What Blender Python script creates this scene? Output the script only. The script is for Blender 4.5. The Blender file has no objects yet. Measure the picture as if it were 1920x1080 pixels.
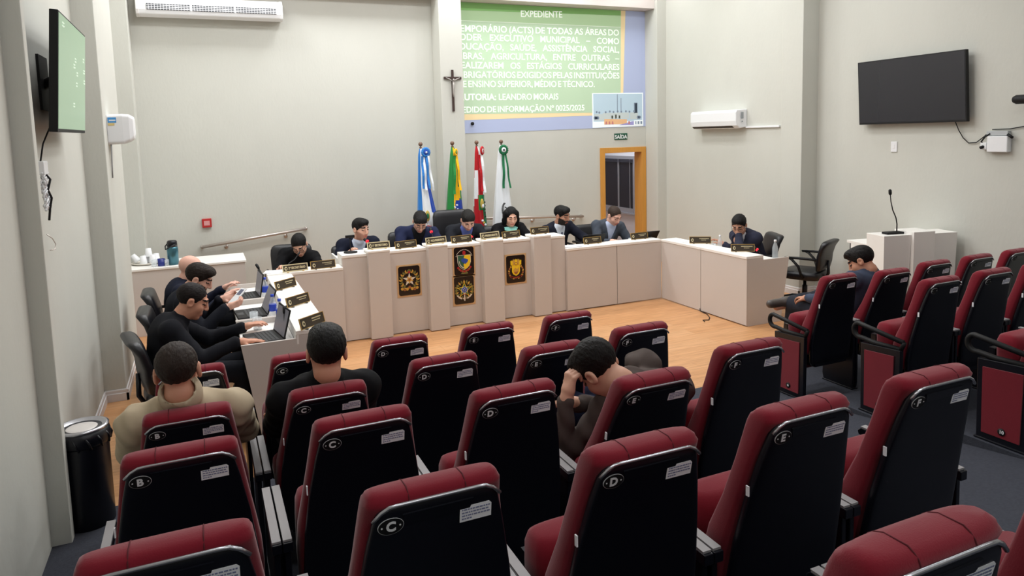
import bpy, bmesh, math, random
import numpy as np
from mathutils import Vector, Matrix, Euler
R = math.radians
PI = math.pi
rng = random.Random(7)
SC = bpy.context.scene
COL = SC.collection

# ------------------------------------------------------------------ camera
cd = bpy.data.cameras.new('camera')
cam = bpy.data.objects.new('camera', cd)
COL.objects.link(cam)
cam.location = (-5.448, -7.574, 2.205)
cam.rotation_euler = (R(83.93), R(1.527), R(-23.899))
cd.sensor_width = 36.0
cd.lens = 1326.06 * 36.0 / 1920.0
cd.shift_y = -(540.0 - 392.2) / 1920.0
cd.clip_start = 0.05
SC.camera = cam

# ------------------------------------------------------------------ world, exposure
w = bpy.data.worlds.new('night')
SC.world = w
w.use_nodes = True
w.node_tree.nodes['Background'].inputs[0].default_value = (0.012, 0.014, 0.02, 1)
w.node_tree.nodes['Background'].inputs[1].default_value = 1.0
SC.view_settings.view_transform = 'Standard'
SC.view_settings.look = 'None'
SC.view_settings.gamma = 1.0
SC.view_settings.use_curve_mapping = False
SC.view_settings.exposure = 0.0

# ------------------------------------------------------------------ materials
def srgb(r, g, b):
    f = lambda c: (c / 255 / 12.92) if c / 255 <= .04045 else ((c / 255 + .055) / 1.055) ** 2.4
    return (f(r), f(g), f(b), 1)

MATS = {}
def mat(name, col, rough=.5, metal=0.0, spec=.5, bump=None, vary=None, emit=None, sheen=0, trans=0, alpha=1, coat=0):
    """col in 0-255 sRGB; bump=(scale,strength,distance,stretch xyz); vary=(scale, amount, stretch)"""
    m = bpy.data.materials.new(name)
    m.use_nodes = True
    nt = m.node_tree
    b = nt.nodes['Principled BSDF']
    c = srgb(*col)
    b.inputs['Base Color'].default_value = c
    b.inputs['Roughness'].default_value = rough
    b.inputs['Metallic'].default_value = metal
    b.inputs['Specular IOR Level'].default_value = spec
    if sheen:
        b.inputs['Sheen Weight'].default_value = sheen
        b.inputs['Sheen Roughness'].default_value = .5
    if coat:
        b.inputs['Coat Weight'].default_value = coat
        b.inputs['Coat Roughness'].default_value = .08
    if trans:
        b.inputs['Transmission Weight'].default_value = trans
    if alpha < 1:
        b.inputs['Alpha'].default_value = alpha
    if emit:
        b.inputs['Emission Color'].default_value = srgb(*emit[0])
        b.inputs['Emission Strength'].default_value = emit[1]
    def coords(stretch):
        tc = nt.nodes.new('ShaderNodeTexCoord')
        mp = nt.nodes.new('ShaderNodeMapping')
        mp.inputs['Scale'].default_value = stretch
        nt.links.new(tc.outputs['Object'], mp.inputs['Vector'])
        return mp.outputs['Vector']
    if bump:
        n = nt.nodes.new('ShaderNodeTexNoise')
        n.inputs['Scale'].default_value = bump[0]
        n.inputs['Detail'].default_value = 5
        nt.links.new(coords(bump[3] if len(bump) > 3 else (1, 1, 1)), n.inputs['Vector'])
        bp = nt.nodes.new('ShaderNodeBump')
        bp.inputs['Strength'].default_value = bump[1]
        bp.inputs['Distance'].default_value = bump[2]
        nt.links.new(n.outputs['Fac'], bp.inputs['Height'])
        nt.links.new(bp.outputs['Normal'], b.inputs['Normal'])
    if vary:
        n = nt.nodes.new('ShaderNodeTexNoise')
        n.inputs['Scale'].default_value = vary[0]
        n.inputs['Detail'].default_value = 4
        nt.links.new(coords(vary[2] if len(vary) > 2 else (1, 1, 1)), n.inputs['Vector'])
        mx = nt.nodes.new('ShaderNodeMixRGB')
        mx.blend_type = 'MIX'
        a = vary[1]
        mx.inputs[1].default_value = tuple(max(0, x * (1 - a)) for x in c[:3]) + (1,)
        mx.inputs[2].default_value = tuple(min(1, x * (1 + a)) for x in c[:3]) + (1,)
        nt.links.new(n.outputs['Fac'], mx.inputs[0])
        nt.links.new(mx.outputs[0], b.inputs['Base Color'])
    MATS[name] = m
    return m

M_wall = mat('plaster_wall', (202, 202, 194), .9, spec=.2, bump=(34, .2, .007, (1, 1, .4)), vary=(2.2, .045, (1, 1, .5)))
M_ceil = mat('ceiling_paint', (225, 225, 220), .9)
M_beam = mat('beam_paint', (214, 205, 200), .9, spec=.2, bump=(30, .3, .006))
M_base = mat('white_baseboard', (226, 222, 222), .4)
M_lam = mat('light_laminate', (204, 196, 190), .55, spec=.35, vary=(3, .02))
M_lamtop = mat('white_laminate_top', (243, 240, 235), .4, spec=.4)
M_edge = mat('joint_shadow_gap', (60, 55, 50), .8)
M_carpet = mat('grey_carpet', (66, 68, 76), .95, spec=.1, bump=(220, .6, .006), vary=(60, .28))
M_red = mat('burgundy_fabric', (120, 14, 33), .85, spec=.2, bump=(300, .25, .002), vary=(5, .12), sheen=.25)
M_black = mat('black_plastic', (10, 12, 22), .34, spec=.45)
M_blackmat = mat('black_matte', (14, 14, 16), .6, spec=.35)
M_leather = mat('black_leather', (20, 20, 25), .38, spec=.5, bump=(90, .15, .002))
M_chrome = mat('silver_trim', (190, 190, 196), .25, metal=.9)
M_pad = mat('grey_arm_pad', (150, 147, 148), .5, spec=.4)
M_white = mat('white_plastic', (235, 236, 238), .35, spec=.5)
M_paper = mat('white_paper', (246, 246, 250), .8, spec=.2)
M_ink = mat('dark_ink', (50, 52, 66), .8)
M_steel = mat('brushed_steel', (196, 186, 180), .35, metal=.75)
M_gold = mat('brass_gold', (196, 160, 92), .4, metal=.55)
M_goldpale = mat('pale_brass', (214, 200, 160), .5, metal=.25)
M_plaqueframe = mat('plaque_beige_frame', (206, 168, 122), .6)
M_plate = mat('dark_bronze_plate', (58, 48, 36), .4, spec=.4)
M_wood = mat('honey_wood_frame', (206, 146, 62), .5, vary=(6, .12, (6, 6, .6)))
M_woodred = mat('brown_door_wood', (140, 78, 32), .5, vary=(5, .2, (8, 8, .5)))
M_glass = mat('clear_glass', (232, 240, 244), .08, alpha=.30)
M_dark = mat('dark_screen', (18, 18, 22), .22, spec=.45)
M_lapkey = mat('dark_grey_keyboard', (52, 54, 58), .5)
M_lapscr = mat('laptop_screen', (120, 120, 128), .4, emit=((120, 122, 132), .12))
M_blue = mat('bottle_blue', (40, 70, 190), .5)
M_redplastic = mat('red_plastic', (178, 30, 30), .5)
M_redled = mat('red_led_ring', (220, 30, 50), .5, emit=((255, 30, 50), .8))

# wood floor: planks
def floor_mat():
    m = bpy.data.materials.new('laminate_plank_floor'); m.use_nodes = True
    nt = m.node_tree; b = nt.nodes['Principled BSDF']
    tc = nt.nodes.new('ShaderNodeTexCoord')
    br = nt.nodes.new('ShaderNodeTexBrick')
    br.inputs['Color1'].default_value = srgb(214, 164, 118)
    br.inputs['Color2'].default_value = srgb(204, 150, 102)
    br.inputs['Mortar'].default_value = srgb(186, 134, 88)
    br.inputs['Scale'].default_value = 1.0
    br.inputs['Mortar Size'].default_value = .002
    br.inputs['Brick Width'].default_value = 1.3
    br.inputs['Row Height'].default_value = .19
    br.inputs['Bias'].default_value = 0
    nt.links.new(tc.outputs['Object'], br.inputs['Vector'])
    mp = nt.nodes.new('ShaderNodeMapping'); mp.inputs['Scale'].default_value = (1.2, 14, 1)
    nt.links.new(tc.outputs['Object'], mp.inputs['Vector'])
    n = nt.nodes.new('ShaderNodeTexNoise'); n.inputs['Scale'].default_value = 2.5; n.inputs['Detail'].default_value = 6
    nt.links.new(mp.outputs['Vector'], n.inputs['Vector'])
    cr = nt.nodes.new('ShaderNodeValToRGB')
    cr.color_ramp.elements[0].position = .3; cr.color_ramp.elements[0].color = (.72, .68, .62, 1)
    cr.color_ramp.elements[1].position = .7; cr.color_ramp.elements[1].color = (1.08, 1.08, 1.08, 1)
    nt.links.new(n.outputs['Fac'], cr.inputs['Fac'])
    mx = nt.nodes.new('ShaderNodeMixRGB'); mx.blend_type = 'MULTIPLY'; mx.inputs[0].default_value = .8
    nt.links.new(br.outputs['Color'], mx.inputs[1]); nt.links.new(cr.outputs['Color'], mx.inputs[2])
    nt.links.new(mx.outputs[0], b.inputs['Base Color'])
    b.inputs['Roughness'].default_value = .38
    b.inputs['Specular IOR Level'].default_value = .4
    return m
M_floor = floor_mat()

# ------------------------------------------------------------------ mesh helpers
class MB:
    """collects faces with a material slot each, builds ONE mesh object"""
    def __init__(s): s.v = []; s.f = []; s.m = []; s.sm = []
    def add(s, vs, fs, m=0, smooth=False):
        o = len(s.v)
        s.v += [tuple(p) for p in vs]
        for f in fs:
            s.f.append(tuple(i + o for i in f)); s.m.append(m); s.sm.append(smooth)
        return s
    def box(s, x0, x1, y0, y1, z0, z1, m=0, T=None):
        vs = [Vector((x, y, z)) for z in (z0, z1) for y in (y0, y1) for x in (x0, x1)]
        if T: vs = [T @ p for p in vs]
        return s.add(vs, [(0, 2, 3, 1), (4, 5, 7, 6), (0, 1, 5, 4), (2, 6, 7, 3), (0, 4, 6, 2), (1, 3, 7, 5)], m)
    def prism(s, poly, a0, a1, axis='x', m=0, T=None, smooth=False):
        """poly: list of 2D points; extruded along axis. axis x: (y,z); y: (x,z); z: (x,y)"""
        def P(p, a):
            return {'x': (a, p[0], p[1]), 'y': (p[0], a, p[1]), 'z': (p[0], p[1], a)}[axis]
        n = len(poly)
        vs = [Vector(P(p, a0)) for p in poly] + [Vector(P(p, a1)) for p in poly]
        if T: vs = [T @ p for p in vs]
        s.add(vs, [tuple(range(n - 1, -1, -1)), tuple(range(n, 2 * n))], m)
        o = len(s.v) - 2 * n
        for i in range(n):
            j = (i + 1) % n
            s.f.append((o + i, o + j, o + n + j, o + n + i)); s.m.append(m); s.sm.append(smooth)
        return s
    def loft(s, rings, m=0, cap0=True, cap1=True, smooth=True, closed=True):
        n = len(rings[0]); o = len(s.v)
        for r in rings: s.v += [tuple(p) for p in r]
        for i in range(len(rings) - 1):
            for j in range(n if closed else n - 1):
                k = (j + 1) % n
                s.f.append((o + i * n + j, o + i * n + k, o + (i + 1) * n + k, o + (i + 1) * n + j)); s.m.append(m); s.sm.append(smooth)
        if cap0: s.f.append(tuple(o + j for j in range(n - 1, -1, -1))); s.m.append(m); s.sm.append(smooth)
        if cap1: s.f.append(tuple(o + (len(rings) - 1) * n + j for j in range(n))); s.m.append(m); s.sm.append(smooth)
        return s
    def lathe(s, prof, c=(0, 0, 0), n=20, m=0, T=None, smooth=True):
        rings = []
        for r, z in prof:
            ring = [Vector((c[0] + r * math.cos(2 * PI * i / n), c[1] + r * math.sin(2 * PI * i / n), c[2] + z)) for i in range(n)]
            if T: ring = [T @ p for p in ring]
            rings.append(ring)
        return s.loft(rings, m, smooth=smooth)
    def tube(s, pts, r, n=8, m=0, closed=False):
        pts = [Vector(p) for p in pts]
        L = len(pts); rings = []
        up = Vector((0, 0, 1))
        prev = None
        for i, p in enumerate(pts):
            if closed: d = pts[(i + 1) % L] - pts[i - 1]
            else: d = pts[min(i + 1, L - 1)] - pts[max(i - 1, 0)]
            d.normalize()
            if prev is None:
                a = d.orthogonal().normalized()
            else:
                a = (prev - d * prev.dot(d))
                a = a.normalized() if a.length > 1e-6 else d.orthogonal().normalized()
            prev = a
            b = d.cross(a)
            rr = r[i] if isinstance(r, (list, tuple)) else r
            rings.append([p + (a * math.cos(2 * PI * k / n) + b * math.sin(2 * PI * k / n)) * rr for k in range(n)])
        if closed:
            rings.append(rings[0]); return s.loft(rings, m, False, False)
        return s.loft(rings, m)
    def sphere(s, c, r, n=12, m=0, T=None, sx=1, sy=1, sz=1):
        prof = [(max(1e-4, math.sin(PI * i / (n // 2 + 2))), -math.cos(PI * i / (n // 2 + 2))) for i in range(n // 2 + 3)]
        rings = []
        for q, z in prof:
            ring = [Vector((c[0] + r * sx * q * math.cos(2 * PI * i / n), c[1] + r * sy * q * math.sin(2 * PI * i / n), c[2] + r * sz * z)) for i in range(n)]
            if T: ring = [T @ p for p in ring]
            rings.append(ring)
        return s.loft(rings, m)
    def mesh(s, me, T=None, m=0):
        """append another mesh's geometry"""
        vs = [(T @ v.co) if T else v.co.copy() for v in me.vertices]
        return s.add(vs, [tuple(p.vertices) for p in me.polygons], m)
    def build(s, name, mats, parent=None, loc=None, rotz=None, bevel=0, smooth=None):
        me = bpy.data.meshes.new(name)
        me.from_pydata(s.v, [], s.f)
        if not isinstance(mats, (list, tuple)): mats = [mats]
        for m in mats: me.materials.append(m)
        me.polygons.foreach_set('material_index', s.m)
        me.polygons.foreach_set('use_smooth', s.sm if smooth is None else [smooth] * len(s.f))
        me.update()
        bm = bmesh.new(); bm.from_mesh(me)
        bmesh.ops.recalc_face_normals(bm, faces=bm.faces); bm.to_mesh(me); bm.free()
        o = bpy.data.objects.new(name, me)
        COL.objects.link(o)
        if parent: o.parent = parent
        if loc is not None: o.location = loc
        if rotz is not None: o.rotation_euler = (0, 0, rotz)
        if bevel:
            b = o.modifiers.new('bevel', 'BEVEL'); b.width = bevel; b.segments = 2; b.limit_method = 'ANGLE'; b.angle_limit = R(50)
        return o

def thing(name, label, cat, loc=(0, 0, 0), rotz=0.0, group=None):
    o = bpy.data.objects.new(name, None); COL.objects.link(o)
    o.empty_display_size = .1
    o.location = loc; o.rotation_euler = (0, 0, rotz)
    return tag(o, label, cat, group)
def tag(o, label, cat, group=None):
    o['label'] = label; o['category'] = cat
    if group: o['group'] = group
    return o
def struct(o):
    o['kind'] = 'structure'; return o
def kids(o): return [c for c in bpy.data.objects if c.parent == o]
def dup(o, parent=None, tree=None):
    c = o.copy(); COL.objects.link(c)
    if parent is not None: c.parent = parent
    for k in (tree or KIDS)(o): dup(k, c)
    return c
def KIDS(o): return list(o.children)

_font_cache = {}
def text_mesh(txt, size=1.0, bold=0.0, extrude=.002):
    """mesh of a string, baseline at y=0, left at x=0, in XY plane"""
    key = (txt, size, bold, extrude)
    if key in _font_cache: return _font_cache[key]
    cu = bpy.data.curves.new('txt', 'FONT')
    cu.body = txt; cu.size = size; cu.offset = bold; cu.extrude = extrude; cu.resolution_u = 3
    o = bpy.data.objects.new('txt', cu); COL.objects.link(o)
    dg = bpy.context.evaluated_depsgraph_get()
    me = bpy.data.meshes.new_from_object(o.evaluated_get(dg))
    bpy.data.objects.remove(o); bpy.data.curves.remove(cu)
    _font_cache[key] = me
    return me
def text_width(txt, size, bold=0.0):
    me = text_mesh(txt, size, bold)
    xs = [v.co.x for v in me.vertices]
    return (min(xs), max(xs)) if xs else (0, 0)

def supell(cx, cy, cz, a, b, n=28, e=4.0):
    """ring in XY plane, superellipse"""
    out = []
    for i in range(n):
        t = 2 * PI * i / n
        c, s = math.cos(t), math.sin(t)
        out.append((cx + a * math.copysign(abs(c) ** (2 / e), c), cy + b * math.copysign(abs(s) ** (2 / e), s), cz))
    return out
# ------------------------------------------------------------------ room lights (ceiling panels that light the chamber)
YB, XR, XTV, XL = 2.50, 1.66, 1.90, -6.32
ZC = 4.95
def lamp(name, x, y, z, sx, sy, power, col=(.97, .985, 1.0), spread=None):
    ld = bpy.data.lights.new(name, 'AREA'); ld.shape = 'RECTANGLE'; ld.size = sx; ld.size_y = sy
    ld.energy = power; ld.color = col
    if spread: ld.spread = spread
    o = bpy.data.objects.new(name, ld); COL.objects.link(o); o.location = (x, y, z)
    return o
CL = []
for i, x in enumerate((-5.3, -3.7, -2.1, -0.5, 1.0)):
    for j, (y, p) in enumerate(((1.75, 28), (0.0, 34), (-2.0, 28))):
        CL.append((x, y, p * (.45 if x > .5 else 1)))
for (x, y, p) in ((-5.0, -4.6, 14), (-2.6, -4.6, 15), (-.2, -4.6, 11), (-5.0, -7.2, 16), (-2.6, -7.2, 20), (-.2, -7.2, 11), (-4.0, -9.4, 26), (-1.6, -9.4, 26)):
    CL.append((x, y, p))
for x, y, p in CL:
    t = thing('ceiling_light', 'white recessed square ceiling light panel', 'ceiling light', (x, y, ZC), 0, 'ceiling light panels')
    MB().box(-.33, .33, -.33, .33, -.035, 0, 0).build('frame', M_white, t)
    o = lamp('lamp', 0, 0, -.05, .58, .58, p)
    o.parent = t
# added light without a fixture, brightens the room behind the open door
lamp('back_room_fill', 1.3, 4.0, 2.9, .8, .8, 30)

# ------------------------------------------------------------------ structure
def sbox(name, m, *b, bevel=0):
    return struct(MB().box(*b).build(name, m, bevel=bevel))
sbox('floor', M_floor, -8.5, 3.2, -2.85, 7.0, -.12, 0)
struct(MB().box(-8.5, 3.2, -12, 7.0, ZC, ZC + .12).build('ceiling', M_ceil))
# back wall with the door opening
b = MB()
DX0, DX1, DZ = .66, 1.40, 1.86
b.box(-8.5, DX0, YB, YB + .19, 0, ZC).box(DX1, 3.2, YB, YB + .19, 0, ZC).box(DX0, DX1, YB, YB + .19, DZ, ZC)
struct(b.build('wall_back', M_wall))
# left wall, columns on it
sbox('wall_left', M_wall, -6.52, XL, -12, YB, -.1, ZC)
sbox('trim_1', M_wall, -6.5, -6.155, -.76, .60, 0, ZC, bevel=.006)       # column with the white box
sbox('trim_2', M_wall, -6.5, -6.115, 2.16, YB, 0, ZC, bevel=.006)        # corner column
sbox('trim_3', M_wall, -6.5, -6.225, -3.20, -3.12, -.1, ZC, bevel=.006)   # near pilaster
# right wall
sbox('wall_right', M_wall, XR, XR + .6, -.40, YB, 0, ZC)
sbox('trim_4', M_wall, XR - .03, XR + .5, -.75, -.40, 0, ZC, bevel=.006)
sbox('trim_5', M_wall, 1.481, XR + .1, 2.16, YB, 0, ZC, bevel=.006)
sbox('wall_gallery_right', M_wall, XTV, XTV + .2, -12, -.75, -.1, ZC)
sbox('wall_rear', M_wall, -8.5, 3.2, -12.1, -12, -.1, ZC)
# centre pilaster and beam
sbox('trim_6', M_wall, -2.222, -1.880, 2.16, YB, 0, ZC, bevel=.006)
sbox('trim_7', M_beam, -6.13, 1.481, 2.22, YB, 4.165, ZC, bevel=.004)
# door frame (trim) and the room behind
b = MB()
fw = .075
b.box(DX0 - fw, DX0 + .012, YB - .025, YB + .20, 0, DZ + fw).box(DX1 - .012, DX1 + fw, YB - .025, YB + .20, 0, DZ + fw)
b.box(DX0 + .012, DX1 - .012, YB - .025, YB + .20, DZ - .012, DZ + fw)
struct(b.build('door_1', M_wood, bevel=.004))
M_room = mat('passage_wall_paint', (228, 228, 236), .85)
sbox('wall_passage_right', M_room, 2.2, 2.3, YB + .19, 7.0, 0, ZC)
sbox('wall_passage_left', M_room, -.6, -.5, YB + .19, 7.0, 0, ZC)
sbox('wall_passage_end', M_room, -.6, 2.3, 6.9, 7.0, 0, ZC)
# dark window on the passage wall
wn = struct(thing('window_1', 'dark night window seen through the doorway', 'window', (2.2, 0, 0)))
M_alu = mat('aluminium_frame', (190, 192, 200), .4, metal=.5)
M_night = mat('night_glass', (38, 36, 44), .15, spec=.5)
b = MB()
y0, y1, z0, z1 = 3.90, 5.10, .70, 1.66
b.box(-.03, .01, y0, y1, z0 - .09, z0).box(-.03, .01, y0, y1, z1, z1 + .06).box(-.03, .01, y0, y0 + .035, z0, z1).box(-.03, .01, y1 - .035, y1, z0, z1)
b.box(-.028, .01, 4.44, 4.475, z0, z1).box(-.02, .01, 4.05, 4.065, z0, z1)
b.box(-.06, .01, y0 - .05, y1 + .05, z0 - .12, z0 - .09)
b.build('window_frame', M_alu, wn)
MB().box(-.006, .0, y0 + .02, y1 - .02, z0 - .01, z1 + .01).build('window_pane', M_night, wn)
b = MB()
for k in range(4): b.box(-.05, -.012, y0 + .01, y1 - .01, z1 - .005 - .018 * k, z1 - .012 - .018 * k + .01)
b.build('raised_blind', mat('grey_blind', (120, 122, 140), .6), wn)

# baseboards
b = MB()
def bb(b, x0, y0, x1, y1, h=.10, t=.018):
    d = Vector((x1 - x0, y1 - y0, 0)); L = d.length; a = math.atan2(d.y, d.x)
    T = Matrix.Translation((x0, y0, 0)) @ Matrix.Rotation(a, 4, 'Z')
    b.prism([(0, 0), (-t, 0), (-t, h - .035), (-t * .6, h - .03), (-t * .6, h - .008), (-t * .35, h), (0, h)], 0, L, 'x', T=T)
bb(b, XL, -3.12, XL, -.76); bb(b, XL - .02, -.76, -6.155 + .018, -.76); bb(b, -6.155, -.778, -6.155, .618); bb(b, XL, .60, XL, 2.16); bb(b, XL, 2.16, -6.115, 2.16)
struct(b.build('baseboard_left', M_base))
b = MB(); bb(b, -6.13, YB, -2.22, YB); bb(b, -2.222, 2.16, -1.88, 2.16); bb(b, -1.88, YB, DX0 - fw, YB)
struct(b.build('baseboard_back', M_base))
b = MB(); bb(b, XR, YB, XR, -.40); bb(b, XR - .03, -.385, XR - .03, -.768); bb(b, XR - .048, -.75, XTV, -.75); bb(b, XTV, -.75, XTV, -3)
struct(b.build('baseboard_right', M_base))

# carpeted tiers of the audience
RISE, PITCH = .123, .83
ROWY = [-3.616 - PITCH * k for k in range(7)]          # plate line of each row
TZ = [.03 + RISE * k for k in range(7)]                # floor level of each row
def tier(name, x0, x1):
    b = MB()
    poly = [(-12, -.12), (-12, TZ[6])]
    for k in range(6, 0, -1):
        e = ROWY[k] + .66
        poly += [(e, TZ[k]), (e, TZ[k - 1])]
    poly += [(-2.86, TZ[0]), (-2.86, -.12)]
    b.prism(poly, x0, x1, 'x')
    return struct(b.build(name, M_carpet))
tier('floor_tiers_left', -8.0, -2.72)
tier('floor_tiers_right', -1.22, 3.0)
b = MB(); b.prism([(-2.86, -.12), (-2.86, .012), (-3.2, .015), (-7.6, TZ[0] + RISE * (4.4 / PITCH) - .12), (-12, TZ[6] - .1), (-12, -.12)], -2.72, -1.22, 'x')
struct(b.build('floor_aisle_ramp', M_carpet))
# ------------------------------------------------------------------ council desks (front faces local -y, seated side +y)
def desk_unit(label, L, H, loc, rotz, ends=(True, True), ext=0.0, name='council_desk'):
    """L along local x from 0; ext: the top strip runs on past x=0 (corner)"""
    t = thing(name, label, 'desk', loc, rotz, 'council desk units')
    rim, wt = H - .055, H - .10
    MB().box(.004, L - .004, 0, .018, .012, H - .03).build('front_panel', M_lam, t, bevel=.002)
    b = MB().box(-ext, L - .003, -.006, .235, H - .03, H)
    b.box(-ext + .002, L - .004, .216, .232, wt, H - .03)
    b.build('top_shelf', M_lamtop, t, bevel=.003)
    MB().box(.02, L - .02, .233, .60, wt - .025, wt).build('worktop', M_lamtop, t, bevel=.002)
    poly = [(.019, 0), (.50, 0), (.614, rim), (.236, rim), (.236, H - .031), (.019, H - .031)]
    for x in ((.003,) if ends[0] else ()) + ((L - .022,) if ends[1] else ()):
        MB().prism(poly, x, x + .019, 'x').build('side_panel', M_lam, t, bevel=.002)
    return t

# right wing: front faces -x, local x runs to -y
desk_unit('white council desk in the right wing beside the corner of the counters', .79, .79, (0, 0, 0), R(-90), (False, True), ext=0)
desk_unit('end desk of the right wing, its trapezoid side panel towards the audience', .79, .79, (0, -.79, 0), R(-90))
# centre low part, right of the tall counter
desk_unit('low white council desk touching the right end of the tall counter with crests', .72, .79, (-1.40, 0, 0), 0)
desk_unit('low white council desk in the inner right corner of the counters', .68, .79, (-.68, 0, 0), 0, (True, False))
# left low part
desk_unit('low white desk with the second secretary sign, left of the tall counter', .54, .835, (-4.65, 0, 0), 0, (False, True), ext=.235)
# left wing: front faces +x, local x runs to +y
for k, lab in enumerate(('left wing council desk nearest the audience, with a laptop and a hand on it',
                         'middle desk of the left wing, between two other laptop desks',
                         'left wing desk farthest from the audience, in the left corner')):
    desk_unit(lab, .777, .82, (-4.65, -2.33 + .777 * k, 0), R(90))

# tall centre counter with pillars
t = thing('presiding_counter', 'tall white counter with four pillars and crest plaques in the centre', 'counter', (0, 0, 0))
cx = [-4.11, -3.845, -3.605, -3.165, -2.94, -2.505, -2.255, -1.858, -1.63, -1.40]
HP, HQ = .952, .985
for i in range(9):
    a, c = cx[i], cx[i + 1]
    if i % 2 == 0:
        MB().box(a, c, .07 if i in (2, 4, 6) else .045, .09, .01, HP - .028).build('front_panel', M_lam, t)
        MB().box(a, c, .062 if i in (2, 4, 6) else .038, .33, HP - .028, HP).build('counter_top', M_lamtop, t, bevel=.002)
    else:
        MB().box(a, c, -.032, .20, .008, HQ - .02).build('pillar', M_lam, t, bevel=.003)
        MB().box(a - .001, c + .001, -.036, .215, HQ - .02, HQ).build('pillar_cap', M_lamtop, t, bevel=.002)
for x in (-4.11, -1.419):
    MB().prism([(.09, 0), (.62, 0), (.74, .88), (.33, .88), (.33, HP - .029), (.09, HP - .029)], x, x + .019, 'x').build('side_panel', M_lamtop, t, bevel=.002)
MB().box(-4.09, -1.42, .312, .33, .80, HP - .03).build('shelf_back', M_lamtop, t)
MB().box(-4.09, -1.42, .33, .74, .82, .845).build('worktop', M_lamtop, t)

# floor dais behind the tall counter
struct(MB().box(-4.3, -1.2, .78, 2.12, 0, .10).build('floor_dais', M_floor))

# ------------------------------------------------------------------ crest plaques
def rrect(x0, x1, z0, z1, r, n=6):
    out = []
    for cx_, cz_, a0 in ((x1 - r, z1 - r, 0), (x0 + r, z1 - r, 90), (x0 + r, z0 + r, 180), (x1 - r, z0 + r, 270)):
        for i in range(n + 1):
            a = R(a0 + 90 * i / n)
            out.append((cx_ + r * math.cos(a), cz_ + r * math.sin(a)))
    return out
M_pl_black = mat('plaque_black', (22, 12, 12), .25, spec=.5)
M_eg = mat('emblem_gold', (214, 170, 78), .4, metal=.3)
M_ebrown = mat('emblem_brown', (156, 92, 52), .5)
M_esil = mat('emblem_silver', (226, 216, 202), .4, metal=.2)
M_ered = mat('emblem_red', (170, 26, 34), .5)
M_eyel = mat('emblem_yellow', (244, 204, 30), .5)
M_egreen = mat('emblem_green', (44, 96, 74), .5)
M_eblue = mat('emblem_blue', (44, 76, 160), .5)
M_eolive = mat('emblem_olive', (120, 116, 58), .5)
EM = [M_eg, M_ebrown, M_esil, M_ered, M_eyel, M_egreen, M_eblue, M_eolive]
G_, BR_, SI_, RE_, YE_, GR_, BL_, OL_ = range(8)
def star(cx, cz, ro, ri, n=5, a0=90):
    return [(cx + (ro if i % 2 == 0 else ri) * math.cos(R(a0) + PI * i / n), cz + (ro if i % 2 == 0 else ri) * math.sin(R(a0) + PI * i / n)) for i in range(2 * n)]
def disc(cx, cz, r, n=20, sx=1, sz=1):
    return [(cx + r * sx * math.cos(2 * PI * i / n), cz + r * sz * math.sin(2 * PI * i / n)) for i in range(n)]
def leafy(b, cx, cz, a, L, wdt, m, y0, th=.003):
    """pointed leaf from (cx,cz) in direction a"""
    d = (math.cos(a), math.sin(a)); q = (-d[1], d[0])
    b.prism([(cx, cz), (cx + d[0] * L * .5 + q[0] * wdt, cz + d[1] * L * .5 + q[1] * wdt), (cx + d[0] * L, cz + d[1] * L), (cx + d[0] * L * .5 - q[0] * wdt, cz + d[1] * L * .5 - q[1] * wdt)], y0 - th, y0, 'y', m)
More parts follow.
